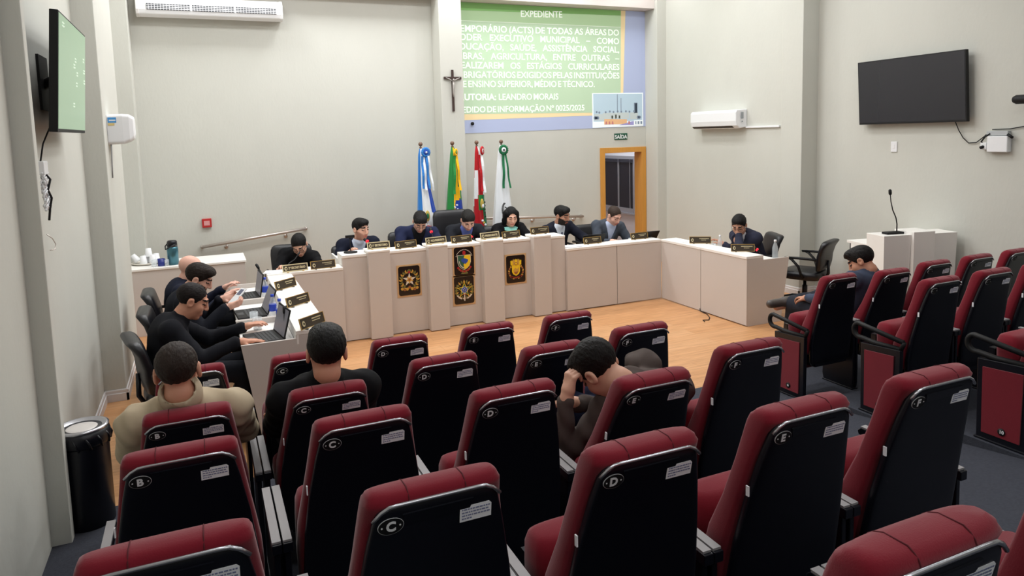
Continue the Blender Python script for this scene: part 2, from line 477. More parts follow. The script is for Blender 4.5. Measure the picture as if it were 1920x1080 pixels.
def plaque(label, x0, x1, z0, z1, kind):
    cxx, czz = (x0 + x1) / 2, (z0 + z1) / 2
    t = thing('crest_plaque', label, 'plaque', (cxx, .07, czz), 0, 'crest plaques on the counter')
    hw, hh = (x1 - x0) / 2, (z1 - z0) / 2
    MB().prism([(-hw - .018, -hh - .018), (hw + .018, -hh - .018), (hw + .018, hh + .018), (-hw - .018, hh + .018)], -.006, 0, 'y').build('frame', M_plaqueframe, t, bevel=.002)
    MB().prism(rrect(-hw, hw, -hh, hh, .025), -.010, -.0055, 'y').build('board', M_pl_black, t)
    b = MB(); y = -.010
    if kind == 'wreathstar':
        for s in (1, -1):
            for i in range(9):
                a = R(-60 + 17 * i); r = .088
                px, pz = s * r * math.cos(a), r * math.sin(a) + .01
                dirn = a + R(70); 
                for q in (-.5, .5):
                    aa = dirn + q
                    if s < 0: aa = PI - aa
                    leafy(b, px, pz, aa, .042, .010, G_ if i % 2 else OL_, y - .001)
        b.prism(star(0, .012, .078, .03), y - .006, y - .003, 'y', SI_)
        b.prism(star(0, .012, .05, .02, 5, 270), y - .0075, y - .006, 'y', G_)
        b.prism(disc(0, .098, .014), y - .005, y, 'y', RE_); b.prism(disc(0, .012, .014), y - .009, y - .006, 'y', BR_)
        for i in range(7): b.prism(disc(-.085 + i * .0285, -.085 + .010 * math.cos(i * 2.1) - .004 * abs(i - 3), .017, 10), y - .004, y, 'y', BR_ if i % 2 else G_)
        for i in range(4): b.box(-.06 + i * .035, -.04 + i * .035, y - .006, y, -.088, -.078, G_)
    elif kind == 'shield':
        for i in range(15):
            a = R(18 + 144 * i / 14); b.prism(star(.100 * math.cos(a), .030 + .105 * math.sin(a), .008, .004, 4, math.degrees(a)), y - .002, y, 'y', SI_)
        sh = [(-.078, .07), (.078, .07), (.078, -.01), (.062, -.055), (.03, -.085), (0, -.098), (-.03, -.085), (-.062, -.055), (-.078, -.01)]
        b.prism([(x * 1.06, z * 1.04) for x, z in sh], y - .002, y, 'y', SI_)
        b.prism([(-.076, .068), (.004, .068), (-.006, .03), (.02, .0), (-.01, -.04), (0, -.094), (-.03, -.083), (-.06, -.054), (-.076, -.01)], y - .0045, y - .002, 'y', GR_)
        b.prism([(.004, .068), (.076, .068), (.076, -.01), (.06, -.054), (.03, -.083), (0, -.094), (-.01, -.04), (.02, .0), (-.006, .03)], y - .0045, y - .002, 'y', YE_)
        b.prism([(-.04, .02), (-.012, .038), (.022, .028), (.05, .012), (.036, -.016), (.012, -.034), (-.008, -.02), (-.03, -.006)], y - .0065, y - .0045, 'y', BL_)
        for i in range(9):
            a = R(190 + 70 * i / 8); b.prism(disc(.066 * math.cos(a) + .005, .012 + .09 * math.sin(a), .006, 8), y - .006, y - .004, 'y', SI_)
        b.prism(disc(0, .098, .019, 14, 1, 1.35), y - .006, y, 'y', RE_)
        for i in range(9):
            a = R(215 + 110 * i / 8); b.prism(disc(.092 * math.cos(a), -.012 + .108 * math.sin(a), .013, 8), y - .004, y, 'y', BR_ if i % 2 else RE_)
        b.box(-.04, .04, y - .004, y, -.148, -.134, OL_)
    elif kind == 'republic':
        for i in range(20):
            a = 2 * PI * i / 20; leafy(b, .07 * math.cos(a), .004 + .07 * math.sin(a), a, .05, .012, G_ if i % 2 else OL_, y - .001)
        for s in (1, -1):
            for i in range(8):
                a = R(-75 + 14 * i); px, pz = s * .098 * math.cos(a), .098 * math.sin(a)
                aa = a + R(80); leafy(b, px, pz, aa if s > 0 else PI - aa, .034, .010, SI_ if i < 3 else OL_, y - .002)
        b.prism(star(0, .006, .088, .042), y - .006, y - .003, 'y', YE_)
        b.prism(star(0, .006, .076, .034), y - .0075, y - .006, 'y', GR_)
        b.prism(disc(0, .006, .038), y - .010, y - .007, 'y', SI_); b.prism(disc(0, .006, .032), y - .0115, y - .010, 'y', BL_)
        for i in range(5):
            a = R(90 + 72 * i); b.prism(star(.016 * math.cos(a), .006 + .016 * math.sin(a), .007, .003), y - .013, y - .0115, 'y', SI_)
        b.box(-.006, .006, y - .009, y, -.125, -.035, SI_); b.box(-.02, .02, y - .009, y, -.052, -.044, RE_)
        for i in range(8): b.prism(disc(-.07 + i * .02, -.098 + .002 * (i - 3.5) ** 2, .010, 8), y - .004, y, 'y', SI_ if i % 2 else BR_)
    else:   # mural crown
        sh = [(-.052, .052), (.052, .052), (.052, -.03), (.036, -.062), (0, -.082), (-.036, -.062), (-.052, -.03)]
        b.prism(sh, y - .004, y, 'y', YE_)
        for i in range(5):
            x = -.056 + i * .028; h = .105 if i in (0, 4) else .118
            b.prism([(x - .013, .05), (x + .013, .05), (x + .015, h), (x + .005, h - .008), (x, h + .006), (x - .005, h - .008), (x - .015, h)], y - .006 - .001 * (i % 2), y, 'y', YE_ if i % 2 == 0 else G_)
        b.prism(disc(0, .066, .02), y - .008, y - .004, 'y', BR_); b.prism(disc(0, .066, .012), y - .010, y - .008, 'y', YE_)
        b.prism([(-.035, -.01), (-.01, .02), (.012, -.002), (.038, .022), (.036, -.03), (0, -.05), (-.034, -.03)], y - .006, y - .004, 'y', G_)
        b.prism([(-.03, -.034), (.03, -.03), (.01, -.06), (-.012, -.06)], y - .0075, y - .006, 'y', BR_)
        for s in (1, -1):
            for i in range(7):
                a = R(-80 + 19 * i); px, pz = s * .082 * math.cos(a), -.03 + .075 * math.sin(a)
                aa = a + R(60); leafy(b, px, pz, aa if s > 0 else PI - aa, .036, .012, BR_ if i % 2 else G_, y - .001)
        for i in range(9): b.prism(disc(-.072 + i * .018, -.105 + .0012 * (i - 4) ** 2, .011, 8), y - .004, y, 'y', BR_ if i % 2 else RE_)
    b.build('emblem', EM, t)
plaque('black crest plaque with a silver star in a gold wreath, left on the counter', -3.497, -3.251, .432, .763, 'wreathstar')
plaque('black plaque with a green and yellow shield, upper of the middle pair', -2.836, -2.594, .592, .918, 'shield')
plaque('black plaque with a star and blue centre disc, lower of the middle pair', -2.846, -2.604, .253, .574, 'republic')
plaque('black plaque with a golden crowned coat of arms, right on the counter', -2.184, -1.938, .430, .761, 'crown')

# ------------------------------------------------------------------ name plates
def nameplate(label, x, y, z, ang, title=None, L=.262, lines=2, group='name plates on the council desks'):
    t = thing('name_plate', label, 'name plate', (x, y, z), R(ang), group)
    h = .078 if title else .084
    T = Matrix.Translation((0, 0, .004)) @ Matrix.Rotation(R(-14), 4, 'X')
    fr = M_goldpale if title else M_gold
    b = MB()
    ww = .010 if title else .0045
    b.box(-L / 2, L / 2, -.004, .004, 0, ww, 0, T).box(-L / 2, L / 2, -.004, .004, h - ww, h, 0, T)
    b.box(-L / 2, -L / 2 + ww, -.004, .004, ww, h - ww, 0, T).box(L / 2 - ww, L / 2, -.004, .004, ww, h - ww, 0, T)
    b.build('frame', fr, t)
    b = MB().box(-L / 2 + .003, L / 2 - .003, -.002, .003, .003, h - .003, 0, T)
    b.build('board', M_plate, t)
    Tm = T @ Matrix.Translation((0, -.003, 0)) @ Matrix.Rotation(R(90), 4, 'X')
    b = MB()
    # small oval badge
    b.prism([(p[0] - L * .36, p[1]) for p in disc(0, h * .47, .019, 16, .8, 1.1)], -.0045, -.002, 'y', 1, T)
    b.prism([(p[0] - L * .36 + .002, p[1]) for p in disc(0, h * .47, .010, 10, .8, 1)], -.0055, -.0045, 'y', 2, T)
    b.build('badge', [M_gold, M_goldpale, M_plate], t)
    b = MB()
    if title:
        x0, x1 = text_width(title, .03, .0012)
        sx = min(1.15, L * .66 / (x1 - x0))
        b.mesh(text_mesh(title, .03, .0012, .0006), Tm @ Matrix.Translation((-L * .26 - x0 * sx, h * .5 - .011, 0)) @ Matrix.Diagonal((sx, 1.05, 1, 1)))
    else:
        for r_ in range(3 if lines > 2 else 2):
            q = rng.uniform(.34, .5) * L * (.62 if r_ else 1)
            cx0 = .045 + (.0 if r_ == 0 else rng.uniform(-.01, .01)); zz = h * (.64 - .2 * r_)
            x = cx0 - q / 2
            while x < cx0 + q / 2:                       # unreadable engraved name
                ww_ = rng.uniform(.004, .007); b.box(x, x + ww_, -.0032, -.002, zz, zz + (.0085 if r_ == 0 else .006), 0, T); x += ww_ + .002
    b.build('lettering', M_goldpale, t)
    b = MB()
    for s in (-1, 1): b.box(s * L * .3 - .008, s * L * .3 + .008, -.02, .035, 0, .006)
    b.build('foot', M_black if not title else M_gold, t)
    return t
ZW, ZL, ZR = .82, .835, .79
nameplate('pale framed sign reading 2º SECRETÁRIO on the left low desk', -4.60, -.012 + .03, ZL, 6, '2º SECRETÁRIO')
nameplate('dark name plate beside the second secretary sign', -4.313, .03, ZL, 4)
nameplate('dark name plate farthest from the audience on the left wing', -4.774, -.74, ZW, 40)
nameplate('dark name plate in the middle of the left wing, beside a red light', -4.757, -1.495, ZW, 39)
nameplate('dark name plate nearest the audience on the left wing', -4.75, -2.26, ZW, 41)
nameplate('dark sign reading 1º SECRETÁRIO on the leftmost pillar', -3.70, .07, HQ, 3, '1º SECRETÁRIO', .255)
nameplate('dark name plate above the silver star plaque', -3.368, .155, HP, 8)
nameplate('pale framed sign reading VICE-PRESIDENTE on a pillar', -3.04, .06, HQ, 10, 'VICE-PRESIDENTE')
nameplate('dark name plate above the green and yellow shield', -2.69, .185, HP, 5)
nameplate('pale framed sign reading PRESIDENTE on a pillar', -2.375, .07, HQ, 10, 'PRESIDENTE')
nameplate('dark name plate in front of the woman with the teal scarf', -2.045, .20, HP, 12)
t5 = nameplate('pale framed sign with two unreadable lines on the rightmost pillar', -1.71, .10, HQ, 3, None, .25)
nameplate('dark name plate left on the low desk, before the bearded man', -.94, .155, ZR, 3)
nameplate('dark name plate before the man in the grey jacket', -.235, .15, ZR, 0)
nameplate('dark name plate without a sitter, on the right wing by the corner', .17, -.57, ZR, -34)
nameplate('dark name plate at the end of the right wing, before the man resting his chin', .19, -1.30, ZR, -32)
# ------------------------------------------------------------------ auditorium chairs
# local frame: x right, y forward (to the stage), z up from the tier floor; y=0 is the plate line of the back
def lerp_tab(tab, h):
    for (a, va), (b_, vb) in zip(tab, tab[1:]):
        if h <= b_:
            t = (h - a) / (b_ - a)
            return tuple(p + (q - p) * t for p, q in zip(va, vb))
    return tab[-1][1]
# height: (y back of cushion, y front, half width)
CUSH = [(.36, (.125, .160, .205)), (.40, (.12, .205, .222)), (.50, (.105, .225, .226)), (.60, (.087, .200, .220)), (.72, (.063, .150, .203)), (.84, (.036, .118, .184)),
        (.93, (.008, .100, .171)), (.960, (-.010, .094, .167)), (.982, (-.020, .084, .164)), (.997, (-.014, .070, .158)), (1.006, (.004, .048, .146))]
SHELL = [(.27, (.095, .125, .185)), (.30, (.085, .125, .205)), (.45, (.078, .115, .214)), (.60, (.056, .090, .206)), (.75, (.028, .06, .188)), (.88, (-.001, .03, .165)), (.945, (-.016, .012, .150)), (.965, (-.0195, .008, .141)), (.975, (-.018, .006, .128))]
def chair_meshes():
    m = {}
    b = MB(); rings = []
    hs = [.36, .38, .40, .45, .50, .55, .60, .66, .72, .78, .84, .89, .915, .935, .95, .962, .972, .982, .990, .997, 1.002, 1.006]
    for h in hs:
        yb, yf, hw = lerp_tab(CUSH, h)
        rings.append(supell(0, (yb + yf) / 2, h, hw, (yf - yb) / 2, 36, 5 if h < .985 else 4))
    b.loft(rings)
    o = b.build('backrest', M_red); m['backrest'] = o.data; bpy.data.objects.remove(o)
    # seams on the head roll are slim dark piping
    M_seam = mat('burgundy_seam', (84, 12, 24), .9)
    for s in (-1, 1):
        pts = []
        for h in (.955, .968, .982, .992, 1.0, 1.007): pts.append((s * .068, lerp_tab(CUSH, h)[0] - .0005, h))
        for h in (1.006, .999, .99, .975, .945, .90): pts.append((s * .068, lerp_tab(CUSH, h)[1] + .0005, h))
        o = MB().tube(pts, .0016, 5).build('seam', M_seam); m['seam%d' % s] = o.data; bpy.data.objects.remove(o)
    b = MB(); rings = []
    for h in [.27, .285, .30, .35, .40, .45, .5, .55, .60, .66, .70, .75, .80, .84, .88, .91, .93, .945, .955, .965, .972, .975]:
        yb, yf, hw = lerp_tab(SHELL, h)
        rings.append(supell(0, (yb + yf) / 2, h, hw, (yf - yb) / 2, 36, 7))
    b.loft(rings)
    # raised grip panel under the top edge
    b.add([(-.085, -.0215, .955), (.085, -.0215, .955), (.075, -.012, .925), (-.075, -.012, .925), (-.085, -.0145, .958), (.085, -.0145, .958), (.075, -.003, .922), (-.075, -.003, .922)],
          [(0, 1, 2, 3), (0, 4, 5, 1), (3, 2, 6, 7), (0, 3, 7, 4), (1, 5, 6, 2)])
    b.box(-.17, .17, .09, .36, .26, .33)
    o = b.build('back_shell', M_black); m['shell'] = o.data; bpy.data.objects.remove(o)
    pts = []
    for i in range(17):
        x = -.153 + .306 * i / 16
        z = .980 - .030 * max(0, (abs(x) - .105) / .048) ** 2
        pts.append((x, -.0235 + (.981 - z) * .22, z))
    b = MB(); b.tube(pts, .0048, 8)
    o = b.build('edge_trim', M_chrome); m['trim'] = o.data; bpy.data.objects.remove(o)
    # folded-up seat
    b = MB(); rings = []
    for h, y0, y1, hw in [(.20, .24, .30, .17), (.215, .215, .325, .20), (.26, .20, .345, .212), (.40, .195, .365, .216), (.55, .205, .37, .214), (.61, .215, .372, .210), (.640, .235, .36, .200), (.652, .262, .335, .185)]:
        rings.append(supell(0, (y0 + y1) / 2, h, hw, (y1 - y0) / 2, 32, 4))
    b.loft(rings)
    o = b.build('seat', M_red); m['seat_up'] = o.data; bpy.data.objects.remove(o)
    b = MB(); b.box(-.19, .19, .362, .40, .24, .55)
    o = b.build('seat_pan', M_black); m['pan_up'] = o.data; bpy.data.objects.remove(o)
    # lowered seat
    b = MB(); rings = []
    for h, hw, y0, y1 in [(.345, .19, .17, .58), (.36, .21, .155, .60), (.41, .216, .15, .615), (.445, .212, .152, .61), (.462, .195, .17, .59)]:
        rings.append(supell(0, (y0 + y1) / 2, h, hw, (y1 - y0) / 2, 32, 5))
    b.loft(rings)
    o = b.build('seat', M_red); m['seat_down'] = o.data; bpy.data.objects.remove(o)
    b = MB(); b.box(-.19, .19, .17, .55, .30, .35)
    o = b.build('seat_pan', M_black); m['pan_down'] = o.data; bpy.data.objects.remove(o)
    for s, nm in ((-1, 'L'), (1, 'R')):
        # slim side frame and arm
        b = MB(); x = s * .262
        b.prism([(.10, 0), (.385, 0), (.40, .06), (.385, .545), (.095, .565), (.09, .06)], x - .010, x + .010, 'x')
        b.prism([(.075, .548), (.50, .556), (.505, .572), (.49, .586), (.075, .582)], x - .0165, x + .0165, 'x')
        b.box(x - .016, x + .016, .09, .395, 0, .012)
        o = b.build('arm_frame', M_black); m['arm' + nm] = o.data; bpy.data.objects.remove(o)
        b = MB(); b.prism([(.085, .581), (.488, .585), (.492, .592), (.085, .589)], x - .0145, x + .0145, 'x')
        o = b.build('arm_pad', M_pad); m['pad' + nm] = o.data; bpy.data.objects.remove(o)
    # aisle end: thick panel with fabric inlay and loop arm
    b = MB(); x = -.272
    b.prism([(.09, .0), (.39, .0), (.40, .50), (.085, .52)], x - .022, x + .012, 'x')
    b.box(x - .03, x + .014, .08, .40, 0, .014)
    o = b.build('end_panel', M_black); m['end'] = o.data; bpy.data.objects.remove(o)
    b = MB(); b.prism([(.135, .05), (.355, .05), (.362, .455), (.13, .47)], x - .030, x - .021, 'x')
    o = b.build('panel_inlay', M_red); m['inlay'] = o.data; bpy.data.objects.remove(o)
    b = MB()
    cyy, czz, rr = .425, .578, .052
    pts = [(x, .08, .575)]
    for a in range(75, -106, -15): pts.append((x, cyy + rr * math.cos(R(a)), czz + rr * math.sin(R(a))))
    pts += [(x, .30, .517), (x, .10, .522)]
    b.tube(pts, .0175, 10); b.tube([(x, .075, .578), (x, .085, .55), (x, .10, .518)], .016, 8)
    o = b.build('loop_armrest', M_blackmat); m['loop'] = o.data; bpy.data.objects.remove(o)
    # floor number disc on the end panel
    b = MB(); T = Matrix.Translation((x - .030, .235, .09)) @ Matrix.Rotation(R(-90), 4, 'Y')
    b.lathe([(.022, 0), (.022, .004)], n=18, T=T)
    Tn = Matrix.Translation((x - .0345, .235 + .012, .081)) @ Matrix(((0, 0, -1, 0), (-1, 0, 0, 0), (0, 1, 0, 0), (0, 0, 0, 1)))
    b.mesh(text_mesh('10', .028, .001, .0004), Tn, 1)
    o = b.build('number_disc', [M_blackmat, M_white]); m['num'] = o.data; bpy.data.objects.remove(o)
    b = MB(); b.lathe([(.022, 0), (.022, .004)], n=18, T=T)
    b.box(x - .0352, x - .0339, .228, .242, .082, .096, 1)
    o = b.build('number_disc', [M_blackmat, M_white]); m['num_worn'] = o.data; bpy.data.objects.remove(o)
    # notice sticker with illegible print, clipped corners
    SL = .213   # slope dy/dz of the back
    def on_back(x, z, d): return (x, .0012 - (z - .88) * .228 - d, z)
    b = MB()
    def slab(x0, x1, z0, z1, d0, d1, mi, clip=0.0):
        p = [(x0, z0), (x1, z0), (x1, z1 - clip), (x1 - clip, z1), (x0 + clip * .5, z1), (x0, z1 - clip * .5)]
        vs = [on_back(px, pz, d0) for px, pz in p] + [on_back(px, pz, d1) for px, pz in p]
        n = 6
        b.add(vs, [tuple(range(n)), tuple(range(2 * n - 1, n - 1, -1))] + [(i, (i + 1) % n, n + (i + 1) % n, n + i) for i in range(n)], mi)
    m['slab'] = (slab, on_back)
    z0, z1, xx0, xx1 = .896, .936, .052, .131
    slab(xx0, xx1, z0, z1, .000, .0034, 0, .006)
    for r_ in range(4):
        x = xx0 + .005
        zz = z1 - .011 - r_ * .0078
        while x < (xx1 - .006 if r_ < 3 else xx0 + .03):
            ww = rng.uniform(.003, .009); slab(x, min(x + ww, xx1 - .004), zz, zz + .0036, .0034, .0040, 1); x += ww + .0018
    o = b.build('notice_sticker', [M_paper, mat('pale_print', (128, 134, 165), .8)]); m['notice'] = o.data; bpy.data.objects.remove(o)
    b = MB(); b.box(-.1965, -.1925, .030, .041, .755, .785); 
    o = b.build('side_tag', M_paper); m['tag'] = o.data; bpy.data.objects.remove(o)
    return m
CM = chair_meshes()
_plates = {}
def plate_mesh(letter):
    if letter in _plates: return _plates[letter]
    b = MB()
    def on(px, pz, d): return (px, .0012 - (pz - .88) * .228 - d, pz)
    cxp, czp = -.112, .932
    def ell(a, c, d0, d1, mi, n=28):
        p = disc(cxp, czp, 1, n, a, c)
        vs = [on(x, z, d0) for x, z in p] + [on(x, z, d1) for x, z in p]
        b.add(vs, [tuple(range(n)), tuple(range(2 * n - 1, n - 1, -1))] + [(i, (i + 1) % n, n + (i + 1) % n, n + i) for i in range(n)], mi)
    ell(.0300, .0205, 0, .0034, 1); ell(.0290, .0196, .0, .0042, 0)
    for s in (-1, 1):
        p = disc(cxp + s * .021, czp, .0022, 8)
        b.add([on(x, z, .0042) for x, z in p] + [on(x, z, .0050) for x, z in p], [tuple(range(8)), tuple(range(15, 7, -1))] + [(i, (i + 1) % 8, 8 + (i + 1) % 8, 8 + i) for i in range(8)], 1)
    if letter:
        me = text_mesh(letter, .032, .0012, .0008)
        xs = [v.co.x for v in me.vertices]; ys = [v.co.y for v in me.vertices]
        mx, my = (min(xs) + max(xs)) / 2, (min(ys) + max(ys)) / 2
        b.add([on(cxp + v.co.x - mx, czp + v.co.y - my, .0048 + v.co.z) for v in me.vertices], [tuple(p.vertices) for p in me.polygons], 1)
    o = b.build('letter_plate', [M_blackmat, M_white]); _plates[letter] = o.data; bpy.data.objects.remove(o)
    return _plates[letter]

def part(name, me, parent, bevel=0):
    o = bpy.data.objects.new(name, me); COL.objects.link(o); o.parent = parent
    if bevel:
        bv = o.modifiers.new('bevel', 'BEVEL'); bv.width = bevel; bv.segments = 2; bv.limit_method = 'ANGLE'
    return o
def auditorium_chair(label, x, row, letter='', occupied=False, recline=0.0, aisle=False, dy=0.0, group='burgundy auditorium chairs', y=None):
    t = thing('auditorium_chair', label, 'chair', (x, (ROWY[row - 1] if y is None else y) + dy, TZ[row - 1]), 0, group)
    br = part('backrest', CM['backrest'], t)
    part('seam', CM['seam-1'], br); part('seam', CM['seam1'], br)
    part('back_shell', CM['shell'], br); part('edge_trim', CM['trim'], br)
    part('letter_plate', plate_mesh(letter), br)
    part('notice_sticker', CM['notice'], br); part('side_tag', CM['tag'], br)
    if recline:
        p = Matrix.Translation((0, .13, .40))
        br.matrix_local = p @ Matrix.Rotation(R(recline), 4, 'X') @ p.inverted()
    if occupied:
        part('seat', CM['seat_down'], t); part('seat_pan', CM['pan_down'], t)
    else:
        part('seat', CM['seat_up'], t); part('seat_pan', CM['pan_up'], t)
    if aisle:
        e = part('end_panel', CM['end'], t, .004); part('panel_inlay', CM['inlay'], e); part('number_disc', CM['num' if row == 3 else 'num_worn'], e)
        part('loop_armrest', CM['loop'], t)
    else:
        a = part('arm_frame', CM['armL'], t, .003); part('arm_pad', CM['padL'], a)
    a = part('arm_frame', CM['armR'], t, .003); part('arm_pad', CM['padR'], a)
    return t
CX0, SX = -5.558, .56
ORD = ['front', 'second', 'third', 'fourth', 'fifth']
OCC = {('B', 2): (True, 9), ('C', 2): (True, 9), ('E', 3): (True, 8.5), ('E', 2): (False, 5), ('C', 4): (False, -3.7), ('B', 4): (False, -3.5), ('C', 1): (False, 2)}
for k, L in enumerate('BCDEF'):
    for row in (1, 2, 3, 4):
        o, rc = OCC.get((L, row), (False, 0))
        who = {('B', 2): ', occupied by the man in beige', ('C', 2): ', occupied by the man in black', ('E', 3): ', occupied by the leaning man'}.get((L, row), ', empty')
        auditorium_chair('burgundy auditorium chair, column %s, %s row from the chamber%s' % (L, ORD[row - 1], who), CX0 + SX * k, row, L, o, rc)
auditorium_chair('burgundy auditorium chair cut off by the bottom edge at the lower right', CX0 + SX * 2 + .06, 5, 'D', dy=.09)
auditorium_chair('burgundy auditorium chair at the very bottom right corner, only its seat showing', CX0 + SX * 3 + .06, 5, 'E', dy=.09)
GX0 = -.896
for k, lab in enumerate(('aisle seat with loop armrest, front row of the right block',
                         'the blue-jacketed man sits in it, front row of the right block',
                         'third seat from the aisle, front row of the right block', 'fourth seat from the aisle, front row of the right block',
                         'fifth seat from the aisle, front row of the right block')):
    auditorium_chair('burgundy auditorium chair, ' + lab, GX0 + SX * k, 1, '', k == 1, 4 if k == 1 else 0, k == 0)
for k, lab in enumerate(('aisle seat with loop armrest, second row of the right block', 'second seat from the aisle, second row of the right block', 'third seat from the aisle, second row of the right block')):
    auditorium_chair('burgundy auditorium chair, ' + lab, GX0 + SX * k, 2, '', False, 0, k == 0)
auditorium_chair('burgundy auditorium chair with end panel numbered 10, third row of the right block', GX0, 3, '', False, 0, True)

# ------------------------------------------------------------------ office chairs
def office_chair(label, x, y, rotz, top=.85, wide=.25, seat=.42, arms=True, grp='black leather office chairs'):
    """faces local +y"""
    t = thing('office_chair', label, 'office chair', (x, y, 0), R(rotz), grp)
    b = MB(); rings = []
    for h, y0, y1, hw in [(seat - .06, -.22, .22, .21), (seat - .045, -.24, .245, .235), (seat, -.24, .25, .24), (seat + .03, -.235, .245, .235), (seat + .045, -.20, .21, .20)]:
        rings.append(supell(0, (y0 + y1) / 2, h, hw, (y1 - y0) / 2, 28, 4))
    b.loft(rings); b.build('seat', M_leather, t)
    b = MB(); rings = []
    H = top - seat
    for f, off, th, ww in [(0.0, -.205, .05, .19), (.04, -.215, .07, .21), (.25, -.225, .085, .23), (.5, -.235, .075, .24), (.75, -.262, .075, .245), (.88, -.285, .095, .24), (.95, -.30, .105, .225), (.985, -.305, .085, .20), (1.0, -.305, .05, .17)]:
        rings.append(supell(0, off, seat + .06 + (H - .06) * f, ww * wide / .25, th / 2, 28, 4))
    b.loft(rings); b.build('backrest', M_leather, t)
    MB().tube([(0, -.05, seat - .07), (0, -.24, seat - .06), (0, -.28, seat + .02), (0, -.275, seat + .18)], [.02, .02, .018, .016], 8).build('back_bracket', M_black, t)
    if arms:
        for s in (-1, 1):
            b = MB(); pts = [(s * .22, -.06, seat - .03), (s * .275, -.05, seat + .02), (s * .285, -.02, seat + .12), (s * .285, .06, seat + .20), (s * .285, .14, seat + .215), (s * .285, .0, seat + .222), (s * .285, -.15, seat + .222), (s * .285, -.23, seat + .215)]
            b.tube(pts, .016, 8); b.build('armrest', M_blackmat, t)
    MB().tube([(0, 0, .09), (0, 0, .24), (0, 0, .25), (0, 0, seat - .06)], [.032, .032, .02, .02], 10).build('gas_post', M_black, t)
    b = MB()
    for i in range(5):
        a = 2 * PI * i / 5 + .3
        b.tube([(0, 0, .10), (.15 * math.cos(a), .15 * math.sin(a), .095), (.27 * math.cos(a), .27 * math.sin(a), .065)], [.024, .02, .014], 8)
    b.build('star_base', M_black, t)
    for i in range(5):
        a = 2 * PI * i / 5 + .3
        T = Matrix.Translation((.265 * math.cos(a), .265 * math.sin(a), .026)) @ Matrix.Rotation(a + .6, 4, 'Z') @ Matrix.Rotation(PI / 2, 4, 'X')
        MB().lathe([(.012, -.022), (.026, -.02), (.026, .02), (.012, .022)], n=14, T=T).build('caster', M_blackmat, t)
    return t
office_chair('black leather office chair of the man in black at the nearest left desk', -5.67, -2.02, -78, .87)
office_chair('black leather office chair of the brown-haired man holding a phone', -5.64, -1.17, -90, .86)
office_chair('black leather office chair of the bald man, farthest on the left', -5.66, -.36, -90, .86)
office_chair('black leather office chair behind the woman in black with glasses', -4.52, 1.12, 172, .93)
office_chair('black leather office chair of the young man at the first secretary sign', -3.74, 1.25, 180, .84)
office_chair('black leather office chair of the bowed man in navy with glasses', -3.03, 1.22, 175, .96)
office_chair('high-backed black leather chair in front of the green and yellow flag', -2.37, 1.25, 176, 1.20, .27)
office_chair('black leather office chair of the woman with the teal scarf', -1.74, 1.25, 175, .93)
office_chair('black leather office chair of the bearded man in the dark suit', -1.02, 1.12, 178, .84)
office_chair('black leather office chair of the man in the grey jacket', -.30, 1.10, 180, .86)
office_chair('black leather office chair of the man resting his chin on his hand', .82, -.74, 66, .88)
office_chair('empty black office chair with loop arms standing near the right wall', 1.34, -1.12, 24, .83, .24, .40)
# ------------------------------------------------------------------ projected slide on the back wall
def em(name, rgb, e, base=.35):
    return mat(name, rgb, .9, spec=.1, emit=(rgb, e))
YS = YB - .004
sl = thing('projected_slide', 'green projected slide with white text on the back wall above the flags', 'projection', (0, YS, 0))
def wpoly(b, pts, d, m=0):
    b.prism(pts, -d - .0006, -d, 'y', m)
E_ = .09
def band(name, pts, rgb, d): 
    b = MB(); wpoly(b, pts, d); return b.build(name, em('slide_' + name, rgb, E_), sl)
XS0 = -1.93
band('blue_margin', [(XS0, 2.228), (1.49, 2.275), (1.481, 4.16), (XS0, 4.16)], (176, 186, 216), .0)
band('yellow_border', [(XS0, 2.426), (.45, 2.468), (1.03, 2.49), (1.103, 4.16), (XS0, 4.16)], (240, 218, 172), .001)
band('green_field', [(XS0, 2.52), (.99, 2.512), (1.015, 4.16), (XS0, 4.16)], (186, 210, 180), .002)
band('title_bar_dark', [(XS0, 4.04), (1.010, 4.08), (1.012, 4.16), (XS0, 4.16)], (140, 190, 120), .003)
band('title_bar_pale', [(XS0, 3.896), (1.006, 3.896), (1.010, 4.082), (XS0, 4.042)], (182, 212, 170), .003)
band('title_rule', [(XS0, 3.888), (1.006, 3.888), (1.006, 3.898), (XS0, 3.898)], (226, 240, 222), .004)
M_slidetext = em('slide_text_white', (238, 248, 236), .30)
def slide_line(words, xl, xr, zl, zr, cap, bold=.0, widths_full=True, nm='text_line'):
    """words spread from xl to xr (justified); baseline from zl to zr"""
    size = cap / .73
    ws = [text_width(w_, size, bold) for w_ in words]
    tot = sum(q[1] - q[0] for q in ws)
    gap = (xr - xl - tot) / max(1, len(words) - 1) if len(words) > 1 else 0
    f = 1.0
    if len(words) > 1 and gap < size * .24:
        f = (xr - xl) / (tot + size * .24 * (len(words) - 1)); gap = size * .24 * f
    elif len(words) == 1: f = (xr - xl) / tot
    b = MB(); x = xl; sl_ = (zr - zl) / (xr - xl)
    for w_, q in zip(words, ws):
        T = Matrix.Translation((x - q[0] * f, -.0052, zl + sl_ * (x - xl))) @ Matrix.Rotation(math.atan(sl_), 4, 'Y').inverted() @ Matrix.Diagonal((f, 1, 1, 1)) @ Matrix.Rotation(R(90), 4, 'X')
        b.mesh(text_mesh(w_, size, bold, .0006), T)
        x += (q[1] - q[0]) * f + gap
    return b.build(nm, M_slidetext, sl)
B_ = .0017
slide_line(['EXPEDIENTE'], -.785, -.07, 3.986, 4.004, .100, B_)
XLm, XRm = -1.865, .972
